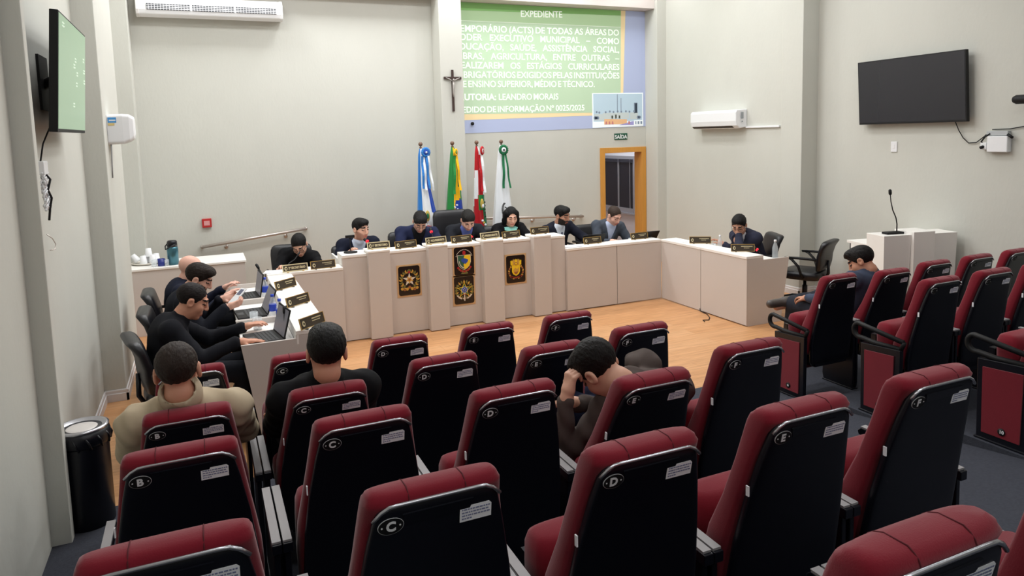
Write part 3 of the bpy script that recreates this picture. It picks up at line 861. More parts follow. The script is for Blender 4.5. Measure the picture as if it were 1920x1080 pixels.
rows = [('TEMPORÁRIO (ACTS) DE TODAS AS ÁREAS DO', 3.734, 3.757), ('PODER EXECUTIVO MUNICIPAL – COMO', 3.609, 3.619), ('EDUCAÇÃO, SAÚDE, ASSISTÊNCIA SOCIAL,', 3.472, 3.484),
        ('OBRAS, AGRICULTURA, ENTRE OUTRAS –', 3.333, 3.347), ('REALIZAREM OS ESTÁGIOS CURRICULARES', 3.197, 3.204), ('OBRIGATÓRIOS EXIGIDOS PELAS INSTITUIÇÕES', 3.056, 3.065)]
for t_, zl, zr in rows: slide_line(t_.split(' '), XLm, XRm, zl, zr, .100, B_)
slide_line('DE ENSINO SUPERIOR, MÉDIO E TÉCNICO.'.split(' '), -1.86, .501, 2.920, 2.926, .098, B_)
slide_line(['AUTORIA:'], -1.85, -1.238, 2.727, 2.727, .098, .0032)
slide_line(['LEANDRO', 'MORAIS'], -1.19, -.167, 2.727, 2.729, .098, B_)
slide_line('PEDIDO DE INFORMAÇÃO Nº 0025/2025'.split(' '), -1.85, .304, 2.540, 2.552, .094, B_)
# inset photograph of a session in the corner of the slide
b = MB(); P0x, P1x, P0z, P1z = .448, 1.432, 2.268, 2.836
wpoly(b, [(P0x, P0z), (P1x, P0z + .012), (P1x, P1z), (P0x, P1z - .008)], .0065, 0)
wpoly(b, [(P0x + .02, P0z + .10), (P1x - .02, P0z + .10), (P1x - .02, P1z - .02), (P0x + .02, P1z - .02)], .0075, 1)
wpoly(b, [(P0x + .22, P0z + .05), (P0x + .66, P0z + .05), (P0x + .66, P0z + .13), (P0x + .22, P0z + .14)], .008, 3)
wpoly(b, [(P0x + .50, P0z + .035), (P1x - .19, P0z + .035), (P1x - .19, P0z + .10)], .0085, 4)
for (x, z, w_, h, m) in [(.2, .14, .5, .10, 2), (.03, .12, .17, .10, 2), (.72, .13, .16, .11, 2), (.47, .26, .012, .28, 5), (.54, .26, .012, .22, 5), (.80, .23, .07, .17, 5), (.82, .23, .04, .16, 2), (.36, .145, .03, .05, 6), (.43, .145, .03, .065, 6), (.50, .145, .03, .05, 6)]:
    wpoly(b, [(P0x + x, P0z + z), (P0x + x + w_, P0z + z), (P0x + x + w_, P0z + z + h), (P0x + x, P0z + z + h)], .0082, m)
for x in (.08, .13, .25, .33, .40, .48, .55, .64, .71, .80): wpoly(b, disc(P0x + x, P0z + .255 + .01 * math.sin(x * 40), .018, 8), .009, 5)
for x in (.05, .07, .10, .88, .91): wpoly(b, disc(P0x + x, P0z + .16, .028, 8), .009, 5)
for x in (.24, .30, .36, .68): wpoly(b, [(P0x + x, P0z + .05), (P0x + x + .04, P0z + .05), (P0x + x + .03, P0z + .10), (P0x + x + .01, P0z + .10)], .0093, 7)
wpoly(b, [(P1x - .19, P0z + .03), (P1x - .01, P0z + .032), (P1x - .01, P0z + .11), (P1x - .19, P0z + .11)], .0095, 0)
for x, w_ in ((.16, .02), (.115, .035), (.06, .035)): wpoly(b, [(P1x - x, P0z + .045), (P1x - x + w_, P0z + .045), (P1x - x + w_, P0z + .095), (P1x - x, P0z + .095)], .010, 5)
b.build('inset_photo', [em('inset_white', (236, 244, 248), .2), em('inset_pale_blue', (186, 208, 222), E_), em('inset_grey', (196, 206, 206), E_), em('inset_orange', (232, 186, 140), E_), em('inset_violet', (160, 156, 206), E_), em('inset_slate', (128, 142, 160), .08), em('inset_olive', (170, 170, 140), .08), em('inset_rose', (200, 130, 130), .08)], sl)

# dark projector anchor knob on the wall under the slide
tag(MB().lathe([(.024, 0), (.024, .03), (.012, .045)], n=14, T=Matrix.Translation((-1.64, YB - .006, 2.375)) @ Matrix.Rotation(R(90), 4, 'X')).build('anchor', M_blackmat), 'small dark round knob on the back wall at the lower left of the slide', 'wall anchor')

# exit sign
t = thing('exit_sign', 'small green sign reading SAÍDA above the doorway', 'sign', (.99, YB, 2.115))
MB().box(-.125, .125, -.012, 0, -.052, .052).build('board', mat('exit_green', (20, 84, 60), .5), t, bevel=.002)
x0, x1 = text_width('SAÍDA', .085, .002)
MB().mesh(text_mesh('SAÍDA', .085, .002, .001), Matrix.Translation((-(x0 + x1) / 2, -.0125, -.034)) @ Matrix.Rotation(R(90), 4, 'X')).build('lettering', M_white, t)

# crucifix on the pilaster
t = thing('crucifix', 'dark wooden crucifix hanging on the centre pilaster', 'crucifix', (-2.05, 2.16, 2.84))
M_cw = mat('dark_crucifix_wood', (58, 40, 34), .5)
MB().box(-.016, .016, -.03, -.006, -.29, .30).build('upright', M_cw, t, bevel=.003)
MB().box(-.132, .132, -.032, -.008, .165, .20).build('crossbar', M_cw, t, bevel=.003)
b = MB()
b.tube([(0, -.045, .13), (.003, -.052, .08), (.0, -.05, .03), (-.006, -.056, -.03), (0, -.046, -.09)], [.012, .019, .016, .013, .008], 8)
b.tube([(0, -.045, .13), (.05, -.04, .165), (.105, -.038, .185)], [.008, .007, .005], 6); b.tube([(0, -.045, .13), (-.05, -.04, .165), (-.105, -.038, .185)], [.008, .007, .005], 6)
b.sphere((.004, -.055, .155), .016, 10)
b.build('figure', mat('pewter_figure', (170, 165, 160), .5, metal=.4), t)

# ------------------------------------------------------------------ flags on poles
def flag(label, x, y, prof, cols, lean, rosette, ribbons, extra=None, top=2.10):
    """prof: list of (z, x left, x right) hanging cloth; cols(u,z) -> colour index; lean = pole offset at floor"""
    t = thing('flag', label, 'flag', (x, y, 0), 0, 'ceremonial flags behind the counter')
    MB().lathe([(.0, .0), (.15, .0), (.15, .02), (.06, .05), (.03, .07)], n=20).build('stand', M_cw, t)
    MB().tube([(0, 0, .03), (0, 0, top - .03)], .013, 8).build('pole', M_cw, t)
    b = MB(); b.lathe([(.008, -.06), (.02, -.045), (.008, -.03)], c=(0, 0, top)); b.sphere((0, 0, top), .03, 12)
    b.build('finial', mat('bronze_knob', (112, 84, 68), .4), t)
    # draped cloth as a folded tube
    n, nz = 72, 60; z_hi, z_lo = prof[0][0], prof[-1][0]
    vs, fs, mi = [], [], []
    for k in range(nz + 1):
        z = z_hi + (z_lo - z_hi) * k / nz
        for (a, b_) in zip(prof, prof[1:]):
            if b_[0] <= z <= a[0]:
                q = (a[0] - z) / (a[0] - b_[0]); xl = a[1] + (b_[1] - a[1]) * q; xr = a[2] + (b_[2] - a[2]) * q; break
        c, hw = (xl + xr) / 2, (xr - xl) / 2
        f = k / nz
        for i in range(n):
            a = 2 * PI * i / n
            fold = 1 + (.10 + .12 * f) * math.sin(a * 7 + z * 1.5) + .05 * math.sin(a * 13)
            vs.append((c + hw * math.cos(a) * (1 + .06 * math.sin(a * 7 + z * 1.5)), hw * .62 * math.sin(a) * fold, z))
    for k in range(nz):
        z = z_hi + (z_lo - z_hi) * (k + .5) / nz
        for i in range(n):
            j = (i + 1) % n
            fs.append((k * n + i, k * n + j, (k + 1) * n + j, (k + 1) * n + i))
            u = .5 + .5 * math.cos(2 * PI * (i + .5) / n)      # 0 left .. 1 right
            mi.append(cols(u, z, 2 * PI * (i + .5) / n))
    b = MB(); b.v = vs; b.f = fs; b.m = mi; b.sm = [True] * len(fs)
    b.build('cloth', FM, t)
    if extra: extra(t)
    if rosette:
        rx, rz, rr, m1, m2, m3, ang = rosette
        T = Matrix.Translation((rx, -.075, rz)) @ Matrix.Rotation(R(ang), 4, 'Z') @ Matrix.Rotation(R(90), 4, 'X')
        b = MB()
        nn = 48
        rings = []
        for r_, zz in ((rr * .45, .012), (rr * .75, .02), (rr, .008)):
            rings.append([T @ Vector((r_ * math.cos(2 * PI * i / nn) * (1 + .03 * (i % 3)), r_ * math.sin(2 * PI * i / nn) * (1 + .03 * (i % 3)), zz + .006 * ((i % 3) - 1))) for i in range(nn)])
        rings.append([T @ Vector((rr * .98 * math.cos(2 * PI * i / nn), rr * .98 * math.sin(2 * PI * i / nn), -.004)) for i in range(nn)])
        rings.append([T @ Vector((rr * .40 * math.cos(2 * PI * i / nn), rr * .40 * math.sin(2 * PI * i / nn), -.004)) for i in range(nn)])
        b.loft(rings, m1, False, False)
        b.lathe([(rr * .5, .006), (rr * .5, .018), (rr * .3, .022)], n=24, m=m2, T=T); b.lathe([(rr * .2, .018), (rr * .2, .026)], n=16, m=m3, T=T)
        b.build('rosette', FM, t)
    b = MB()
    for (x0, x1_, z0, z1_, m_, dx) in ribbons:
        pts = []
        for i in range(11):
            f = i / 10; zz = z0 + (z1_ - z0) * f
            pts.append((x0 + dx * f, -.085 - .03 * f + .012 * math.sin(f * 9 + x0 * 50), zz))
        hw = (x1_ - x0) / 2
        b.loft([[(p[0] - hw, p[1], p[2]), (p[0] + hw, p[1] - .004, p[2]), (p[0] + hw, p[1] - .001, p[2]), (p[0] - hw, p[1] + .003, p[2])] for p in pts], m_, smooth=False)
    if ribbons: b.build('ribbons', FM, t)
    return t
def fab(name, c): return mat(name, c, .7, spec=.25, sheen=.2)
FM = [fab('flag_light_blue', (52, 128, 206)), fab('flag_white', (238, 242, 246)), fab('flag_royal_blue', (36, 74, 176)), fab('flag_green', (44, 140, 66)), fab('flag_yellow', (250, 190, 20)),
      fab('flag_dark_green', (24, 110, 68)), fab('flag_red', (186, 24, 34)), fab('flag_navy', (28, 62, 160)), fab('flag_gold', (196, 170, 80)), fab('flag_black', (40, 40, 40))]
LB, WH, RB, GN, YL, DG, RD, NV, GD, BK = range(10)
YF = 1.75
def c1(u, z, a):
    if a < PI: return RB if u > .5 else LB                      # rear side
    if u < .22 + .0 * z: return LB
    if u > .72 + (1.25 - z) * .12: return RB
    return WH
def x1(t):
    b = MB(); b.sphere((.02, -.135, 1.13), .05, 12, GD, sx=.7, sy=.25, sz=1.5); b.sphere((.02, -.147, 1.13), .03, 10, DG, sx=.6, sy=.25, sz=1.3)
    for i, (x, z) in enumerate([(.01, .99), (.03, .985), (.05, .98), (.02, .96), (.04, .955)]): b.box(x, x + .012, -.16, -.13, z, z + .012, RD)
    b.build('flag_emblem', FM, t)
flag('light blue, white and royal blue flag with a blue rosette, leftmost of the four', -2.68, YF, [(2.04, -.02, .03), (1.95, -.04, .07), (1.6, -.055, .09), (1.2, -.075, .17), (.9, -.09, .25), (.45, -.12, .30)], c1, 0, (.045, 1.99, .068, LB, RB, WH, 10),
     [(-.01, .02, 1.94, 1.50, LB, .0), (.015, .045, 1.94, 1.48, WH, .01), (.05, .08, 1.94, 1.50, LB, .02), (.075, .10, 1.94, 1.47, WH, .05)], x1)
def c2(u, z, a):
    if a < PI: return GN
    if u < .36: return GN
    if z > 1.50: return YL if u < .72 else DG
    if z < 1.33 - .12 * abs(u - .8): return NV if u > .44 else YL
    return YL if u < .9 else GN
def x2(t):
    b = MB()
    for (x, z) in [(-.03, 1.22), (.01, 1.19), (.035, 1.15), (-.015, 1.14), (.045, 1.10), (.0, 1.25), (.06, 1.13)]:
        b.prism(star(x, z, .012, .005), -.135, -.09, 'y', WH)
    b.build('star_pattern', FM, t)
flag('green, yellow and blue flag with white stars, second from the left', -2.225, YF, [(2.06, -.015, .015), (1.96, -.035, .06), (1.6, -.075, .09), (1.3, -.105, .105), (1.0, -.13, .13), (.45, -.16, .16)], c2, 0, (.015, 1.975, .05, YL, GN, GD, 45),
     [(.0, .035, 1.93, 1.40, GN, -.03), (.03, .06, 1.93, 1.45, YL, .03)], x2)
def c3(u, z, a):
    if a < PI: return RD if z > 1.6 or z < 1.2 else WH
    if z > 1.72: return RD if u < .6 else WH
    if z > 1.36: return WH if (u < .32 or u > .85) else RD
    if z > 1.14: return WH if u < .3 and z > 1.30 else (RD if u < .34 else (GN if u < .72 else DG))
    return RD if u < .72 else DG
def x3(t):
    b = MB(); b.sphere((.02, -.09, 1.24), .045, 12, GD, sx=.6, sy=.3, sz=1.6); b.sphere((.03, -.10, 1.21), .03, 12, WH, sx=.6, sy=.3, sz=1.0)
    for i in range(5): b.box(.055 + .004 * (i % 2), .068, -.10, -.07, 1.05 + i * .05, 1.07 + i * .05, BK)
    for i in range(3): b.sphere((.02 + .02 * i, -.095, 1.0 - .03 * i), .018, 8, GD if i % 2 else WH, sy=.4)
    b.build('flag_emblem', FM, t)
flag('red, white and green flag with a red rosette, third from the left', -1.865, YF, [(2.06, -.015, .015), (1.96, -.03, .05), (1.6, -.05, .08), (1.3, -.065, .085), (1.0, -.075, .11), (.45, -.10, .15)], c3, 0, (.045, 1.985, .06, RD, WH, RD, 50),
     [(.005, .035, 1.93, 1.42, RD, .02), (.04, .07, 1.93, 1.40, WH, .02)], x3)
def c4(u, z, a): return WH
def x4(t):
    b = MB()
    for i in range(15):
        a = R(118 + 130 * i / 14); b.box(.0 + .065 * math.cos(a), .0 + .065 * math.cos(a) + .008, -.15, -.10, 1.13 + .105 * math.sin(a), 1.13 + .105 * math.sin(a) + .012, BK)
    for i in range(4): b.box(-.02 + i * .010, -.014 + i * .010, -.15, -.10, 1.17 - .008 * i, 1.178 - .008 * i, BK)
    b.build('flag_emblem', FM, t)
flag('white flag with a black ring emblem and a green rosette, rightmost of the four', -1.49, YF, [(2.06, -.02, .02), (1.96, -.05, .05), (1.6, -.09, .085), (1.3, -.12, .11), (1.0, -.15, .145), (.45, -.20, .19)], c4, 0, (0, 1.985, .072, DG, WH, BK, 0),
     [(-.005, .03, 1.93, 1.44, DG, -.02), (.03, .055, 1.93, 1.44, DG, .045)], x4)

# ------------------------------------------------------------------ air conditioners
t = thing('air_conditioner', 'long white ceiling-type air conditioner on the back wall at the upper left', 'air conditioner', (-5.17, YB, 3.80))
W2 = .835
b = MB(); b.prism([(0, -.02), (-.16, -.05), (-.235, -.02), (-.25, .03), (-.24, .14), (-.20, .20), (0, .22)], -W2, W2, 'x'); b.build('casing', M_white, t, bevel=.012)
b = MB()
for k in range(3):
    x0 = -W2 + .10 + k * .51
    b.prism([(-.256, .028), (-.250, .112), (-.240, .112), (-.246, .028)], x0, x0 + .49, 'x', 0)
    for i in range(4): b.prism([(-.262, .040 + i * .02), (-.254, .048 + i * .02), (-.250, .044 + i * .02)], x0, x0 + .49, 'x', 1)
    for i in range(15): b.box(x0 + .02 + i * .033, x0 + .026 + i * .033, -.262, -.25, .03, .11, 1)
b.build('louvre_grille', [mat('grille_shadow', (96, 98, 104), .6), M_white], t)
for s in (-1, 1): MB().prism([(0, -.022), (-.16, -.053), (-.238, -.024), (-.254, .03), (-.243, .145), (-.20, .205), (0, .225)], s * W2 - .02, s * W2 + .02, 'x').build('end_cap', mat('white_plastic_warm', (226, 224, 222), .4) if s < 0 else M_white, t, bevel=.008)

t = thing('air_conditioner', 'small white split air conditioner on the right wall beside the doorway', 'air conditioner', (XR, .77, 2.335))
y2 = .50
MB().prism([(0, -.12), (-.13, -.135), (-.19, -.095), (-.205, -.03), (-.205, .09), (-.185, .125), (0, .135)], -y2, y2, 'y').build('casing', M_white, t, bevel=.012)
MB().prism([(-.10, -.134), (-.16, -.124), (-.186, -.098), (-.178, -.09), (-.10, -.12)], -y2 + .1, y2 - .02, 'y').build('air_flap', M_dark, t)
b = MB(); b.box(-.12, -.08, -y2 - .016, -y2 - .01, .0, .09).box(-.11, -.09, -y2 - .016, -y2 - .01, -.05, -.03); b.build('side_label', mat('grey_label', (150, 156, 160), .6), t)
tag(MB().box(-.03, 0, -.36, .27, -.012, .012).build('cable_duct', M_white, None, (XR, 0, 2.212), bevel=.003), 'thin white cable duct running right from the small air conditioner', 'cable duct')

# ------------------------------------------------------------------ televisions
def slab_from(b, q, nrm, th, m=0):
    q = [Vector(p) for p in q]; n = Vector(nrm).normalized() * th
    vs = q + [p + n for p in q]
    b.add(vs, [(0, 1, 2, 3), (7, 6, 5, 4), (0, 4, 5, 1), (1, 5, 6, 2), (2, 6, 7, 3), (3, 7, 4, 0)], m)
def television(label, TL, TR, BR, BL, back, mat_screen, wallx):
    q = [Vector(p) for p in (TL, TR, BR, BL)]
    c = sum(q, Vector()) / 4
    t = thing('television', label, 'television', c)
    q = [p - c for p in q]
    ux = (q[1] - q[0]).normalized(); uz = (q[0] - q[3]).normalized(); n = ux.cross(uz).normalized()
    if n.dot(Vector(back)) < 0: n = -n
    b = MB(); slab_from(b, q, n, .045); b.build('case', M_blackmat, t, bevel=.004)
    e = .012
    s_ = [q[0] + ux * e - uz * e, q[1] - ux * e - uz * e, q[2] - ux * e + uz * .02, q[3] + ux * e + uz * .02]
    s_ = [p - n * .002 for p in s_]
    b = MB(); slab_from(b, s_, n, .003); b.build('screen', mat_screen, t)
    b = MB(); W_ = (q[1] - q[0]).length; H_ = (q[0] - q[3]).length
    mid = n * .045
    slab_from(b, [mid + ux * -.3 * W_ + uz * .1 * H_, mid + ux * .3 * W_ + uz * .1 * H_, mid + ux * .3 * W_ - uz * .46 * H_, mid - ux * .3 * W_ - uz * .46 * H_], n, .035)
    b.build('rear_housing', M_blackmat, t, bevel=.006)
    wx = wallx - c.x
    d = Vector((1, 0, 0)) if wx > 0 else Vector((-1, 0, 0))
    b = MB(); st = mid + n * .03
    b.tube([st, Vector((wx, st.y + .02, st.z - .05))], .03, 6)
    b.box(min(wx, wx - d.x * .015), max(wx, wx - d.x * .015), st.y - .12, st.y + .16, -.2, .14); b.build('mount_arm', M_blackmat, t)
    return t, ux, uz, n, q
M_tvg = mat('tv_screen_green', (132, 160, 132), .3, emit=((150, 182, 150), .38))
t, ux, uz, n, q = television('switched-on television with a pale green picture on the left wall', (-6.118, -2.79, 2.975), (-6.122, -1.707, 2.975), (-6.175, -1.707, 2.291), (-6.175, -2.79, 2.285), (-1, 0, 0), M_tvg, XL)
b = MB()
for (u, v) in [(.55, .30), (.62, .42), (.60, .52), (.66, .60), (.62, .68), (.58, .78), (.88, .25), (.9, .36), (.92, .46), (.86, .56), (.9, .66), (.5, .36), (.5, .72), (.1, .07)]:
    for r_ in range(2):
        p = q[0] + (q[1] - q[0]) * u - uz * (.69 * v + .018 * r_) - n * .004
        slab_from(b, [p, p + (q[1] - q[0]) * rng.uniform(.05, .09), p + (q[1] - q[0]) * .06 - uz * .010, p - uz * .010], n, .001)
b.build('on_screen_marks', mat('tv_marks', (205, 225, 205), .4, emit=((205, 225, 205), .4)), t)
M_tvd = mat('tv_screen_off', (34, 33, 40), .24, spec=.55)
television('large switched-off black television on the right gallery wall', (1.79, -1.435, 2.936), (1.79, -2.735, 2.944), (1.80, -2.770, 2.207), (1.80, -1.47, 2.203), (1, 0, 0), M_tvd, XTV)
# cables and boxes by the televisions
def cable(name, label, pts, r=.005, m=None, cat='cable'):
    return tag(MB().tube(pts, r, 6).build(name, m or M_blackmat), label, cat)
cable('cable', 'black cable hanging from the large television on the right to the white box', [(1.84, -2.62, 2.21), (1.87, -2.64, 2.12), (1.885, -2.68, 2.04), (1.885, -2.74, 1.985), (1.885, -2.82, 1.99), (1.88, -2.90, 2.05), (1.87, -2.96, 2.10)])
cable('cable', 'black cable rising along the right wall from the white box to the camera', [(1.88, -2.98, 2.12), (1.885, -3.15, 2.125), (1.885, -3.3, 2.15), (1.885, -3.45, 2.20), (1.885, -3.7, 2.35)])
t = thing('junction_box', 'white plastic box with loose cables on the right wall below the television', 'box', (XTV, -3.06, 1.98))
MB().box(-.07, 0, -.10, .10, -.085, .075).build('housing', M_white, t, bevel=.008)
MB().box(-.05, 0, -.09, .12, .078, .125).build('adapter', mat('grey_adapter', (178, 182, 184), .5), t, bevel=.004)
b = MB(); b.box(-.06, 0, .11, .17, -.06, .01).build('socket', M_white, t, bevel=.004)
b = MB(); b.tube([(-.03, .14, -.02), (-.06, .16, .02), (-.05, .13, .07), (-.05, .08, .10)], .008, 6); b.build('plug_cable', M_blackmat, t)
MB().tube([(-.05, .14, -.03), (-.085, .15, -.04)], .016, 8).build('plug', M_blackmat, t)
MB().tube([(-.05, -.09, .09), (-.06, -.14, .06)], .014, 8).build('plug', M_blackmat, t)
t = thing('switch_plate', 'white blank wall plate on the right wall under the television', 'wall plate', (XTV, -1.87, 1.94))
MB().box(-.010, 0, -.04, .04, -.06, .06).build('plate', M_white, t, bevel=.004)
MB().box(-.013, -.009, -.012, .012, -.02, .03).build('rocker', M_white, t, bevel=.002)
t = thing('wall_camera', 'black camera bar on the right wall at the picture edge', 'camera', (1.78, -3.33, 2.405))
MB().tube([(0, .10, 0), (0, .07, 0), (0, -.2, 0)], [.03, .045, .045], 12).build('housing', M_blackmat, t)
MB().box(0, .12, -.06, -.02, -.02, .02).build('wall_arm', M_blackmat, t)
# left wall socket with a tangle of cables
t = thing('cable_bundle', 'white wall socket with a tangle of cables under the left television', 'cable bundle', (XL, -2.66, 1.99))
MB().box(0, .05, -.06, .06, .05, .13).build('socket_box', M_white, t, bevel=.005)
b = MB(); r2 = random.Random(3)
for i in range(9):
    z0 = .06; pts = []
    for k in range(9): pts.append((.02 + .03 * r2.random(), .07 * math.sin(k * 1.4 + i), .06 - .028 * k + .01 * r2.random()))
    b.tube(pts, .006, 6)
b.build('white_cables', M_white, t)
MB().tube([(.04, .0, .06), (.06, .03, .02), (.05, -.01, -.04), (.06, .02, -.09), (.05, 0, -.15), (.04, .0, -.22)], .007, 6).build('black_cord', M_blackmat, t)
cable('cable', 'thin black cable hanging down from the left television', [(-6.25, -2.55, 2.32), (-6.285, -2.60, 2.22), (-6.295, -2.66, 2.12)])
tag(MB().tube([(-6.31, -2.60, 1.68), (-6.29, -2.56, 1.65), (-6.28, -2.53, 1.61), (-6.285, -2.55, 1.58), (-6.30, -2.60, 1.585)], .003, 5).build('wall_hook', M_steel), 'thin bent wire hook on the left wall', 'hook')
# white box with blue sticker on the column
t = thing('wall_dispenser', 'white rounded wall unit with a blue sticker on the left column', 'dispenser', (-6.155, -.40, 2.335))
b = MB(); rings = []
for x, hy, z0, z1 in [(0, .125, -.13, .13), (.12, .125, -.125, .135), (.17, .115, -.105, .13), (.20, .095, -.08, .11), (.207, .07, -.05, .09)]:
    rings.append([(x, p[0], p[1]) for p in rrect(-hy, hy, z0, z1, .03)])
b.loft(rings, smooth=False); b.build('housing', M_white, t, bevel=.004)
b = MB(); b.box(.01, .075, -.1275, -.125, .06, .105, 0).box(.01, .06, -.1275, -.125, .035, .055, 1).box(.02, .07, -.128, -.1272, .075, .085, 2); b.build('sticker', [mat('sticker_blue', (70, 150, 215), .6), mat('sticker_yellow', (225, 200, 130), .6), M_white], t)
MB().tube([(.02, -.10, -.13), (.012, -.09, -.3), (.008, -.09, -.42)], .006, 6).build('hanging_cord', mat('grey_cord', (150, 150, 150), .6), t)
# fire alarm
t = thing('fire_alarm', 'small red fire alarm call point on the back wall', 'fire alarm', (-5.405, YB, 1.15))
MB().box(-.058, .058, -.045, 0, -.058, .058).build('housing', M_redplastic, t, bevel=.006)
MB().box(-.035, .035, -.048, -.044, -.03, .032).build('glass_panel', mat('pale_red_panel', (214, 150, 150), .4), t)
# handrails
def rail(label, p0, p1, post, yy=YB):
    t = thing('handrail', label, 'handrail', (p0[0], yy, p0[1]))
    d = Vector((p1[0] - p0[0], 0, p1[1] - p0[1]))
    b = MB(); b.tube([(0, -.085, 0), tuple(d + Vector((0, -.085, 0)))], .021, 12)
    for e in (Vector((0, 0, 0)), d): b.tube([tuple(e + Vector((0, -.085, 0))), tuple(e + Vector((0, -.0, 0)))], .021, 10)
    b.build('rail', M_steel, t)
    for f in post:
        e = d * f
        b = MB(); b.tube([tuple(e + Vector((0, -.085, -.015))), tuple(e + Vector((0, -.07, -.055))), tuple(e + Vector((0, 0, -.06)))], .008, 6)
        b.lathe([(.026, 0), (.026, .006)], n=12, T=Matrix.Translation(e + Vector((0, 0, -.06))) @ Matrix.Rotation(R(90), 4, 'X')); b.build('bracket', M_steel, t)
rail('steel handrail sloping up on the back wall at the left', (-5.48, .845), (-4.16, .985), (.22, .8))
rail('steel handrail on the back wall behind the presiding counter', (-1.75, .945), (.20, .845), (.1, .55, .93))
# left bin
t = thing('waste_bin', 'black cylindrical waste bin with a metal rim lid beside the left wall', 'waste bin', (-6.165, -2.985, TZ[0] - .028))
MB().lathe([(.118, 0), (.132, .02), (.132, .53), (.127, .57)], n=36).build('body', M_black, t)
b = MB(); b.lathe([(.133, .505), (.144, .52), (.146, .555), (.137, .59), (.128, .595)], n=36)
for i in range(14):
    a = i * .45; b.tube([(.138 * math.cos(a), .138 * math.sin(a), .57), (.148 * math.cos(a + .1), .148 * math.sin(a + .1), .54), (.140 * math.cos(a + .2), .140 * math.sin(a + .2), .50)], .006, 5)
b.build('bag_rim', M_black, t)
MB().lathe([(.095, .582), (.137, .592), (.139, .606), (.12, .610), (.095, .588)], n=36).build('lid_ring', M_chrome, t)
MB().lathe([(.001, .60), (.07, .598), (.105, .588)], n=30).build('swing_lid', mat('pale_lid', (205, 200, 196), .3), t)
b = MB(); b.box(.10, .20, -.06, -.02, .0, .015).build('pedal', M_blackmat, t)

# ------------------------------------------------------------------ lectern near the right wall
t = thing('lectern', 'white three-part lectern with a taller middle pillar against the right wall', 'lectern', (.953, -2.52, 0), R(-13.3))
def taper(b, x0, x1, y0, y1, h, k=.02):
    b.add([(x0 + k, y0 + k, 0), (x1 - k, y0 + k, 0), (x1 - k, y1, 0), (x0 + k, y1, 0), (x0, y0, h), (x1, y0, h), (x1, y1, h), (x0, y1, h)], [(3, 2, 1, 0), (4, 5, 6, 7), (0, 1, 5, 4), (1, 2, 6, 5), (2, 3, 7, 6), (3, 0, 4, 7)])
b = MB(); taper(b, .0, .32, 0, .27, 1.055); b.build('side_block', M_lamtop, t, bevel=.003)
b = MB(); taper(b, .32, .57, -.035, .25, 1.085, .006); b.build('middle_pillar', M_lamtop, t, bevel=.003)
b = MB(); taper(b, .57, .87, 0, .27, 1.055); b.build('side_block', M_lamtop, t, bevel=.003)
MB().box(.02, .85, .24, .62, .90, .93).build('reading_shelf', M_lamtop, t, bevel=.003)
MB().box(.03, .84, .275, .58, .78, .899).build('shelf_gap_shade', M_blackmat, t)  # solid black box paints in the shade of the gap under the shelf
for x in (.02, .83): MB().box(x, x + .02, .25, .55, 0, .90).build('rear_panel', M_lamtop, t)
def gooseneck(label, x, y, z, rot, pts, base='box', head=.016, grp=None, ring=False, cat='microphone'):
    t = thing('gooseneck_microphone', label, cat, (x, y, z), R(rot), grp)
    if base == 'box': MB().box(-.10, .10, -.045, .045, 0, .022).build('base', M_blackmat, t, bevel=.004)
    elif base == 'disc': MB().lathe([(.058, 0), (.058, .012), (.03, .022), (.01, .03)], n=20).build('base', M_blackmat, t)
    MB().tube(pts, [.006] * (len(pts) - 2) + [.005, .005], 8).build('neck', M_blackmat, t)
    d = (Vector(pts[-1]) - Vector(pts[-2])).normalized(); e = Vector(pts[-1])
    MB().tube([e - d * .01, e + d * .005, e + d * .04, e + d * .05], [head * .6, head, head, head * .5], 10).build('capsule', M_blackmat, t)
    if ring: MB().tube([e - d * .022, e - d * .008], head * 1.15, 10).build('light_ring', M_redled, t)
    return t
gooseneck('tall black gooseneck microphone standing on the lectern', 1.17, -2.45, 1.056, -13, [(.045, 0, .02), (.045, 0, .10), (.03, 0, .17), (-.01, 0, .25), (-.035, 0, .34), (-.045, 0, .42)])

# ------------------------------------------------------------------ sideboard at the back left
t = thing('sideboard', 'white sideboard against the back left corner carrying a tray and a flask', 'sideboard', (-6.25, 1.42, 0))
MB().box(-.0, 1.23, 0, .60, 0, .76).build('body', M_lam, t, bevel=.002)
MB().box(-.015, 1.245, -.012, .612, .76, .785).build('top', M_lamtop, t, bevel=.003)
MB().box(-.03, -.001, .0, .55, 0, .76).build('dark_side_panel', M_blackmat, t)
ZSB = .785
t = thing('tray', 'round pale tray with upturned white cups on the sideboard', 'tray', (-6.09, 1.80, ZSB))
MB().lathe([(.001, 0), (.14, 0), (.17, .016), (.174, .023), (.155, .013), (.001, .008)], n=30).build('dish', mat('cream_tray', (228, 222, 210), .4), t)
for i, (x, y) in enumerate([(-.085, .02), (-.03, -.06), (.0, .03), (.055, -.03), (.085, .05), (.02, -.01)]):
    z = .012 if i < 5 else .088
    o = MB().lathe([(.042, 0), (.042, .004), (.030, .095), (.001, .097)], n=16).build('plastic_cup', M_white, None, (-6.09 + x * 1.15, 1.80 + y * 1.15, ZSB + z))
    if i == 0: o.rotation_euler = (0, R(-35), 0); o.location.z += .022
    tag(o, 'small white plastic cup ' + ['lying tilted at the left edge of the round tray', 'standing upside down at the front of the round tray', 'standing under the stacked one on the round tray', 'at the front right of the round tray', 'rearmost on the right of the round tray', 'stacked on top of the others on the round tray'][i], 'cup', 'white cups on the tray')
t = thing('vacuum_flask', 'teal metal vacuum flask with a black lid on the sideboard', 'flask', (-5.80, 1.56, ZSB))
MB().lathe([(.001, 0), (.062, 0), (.062, .19), (.056, .215)], n=26).build('body', mat('teal_metal', (74, 122, 136), .3, metal=.6), t)
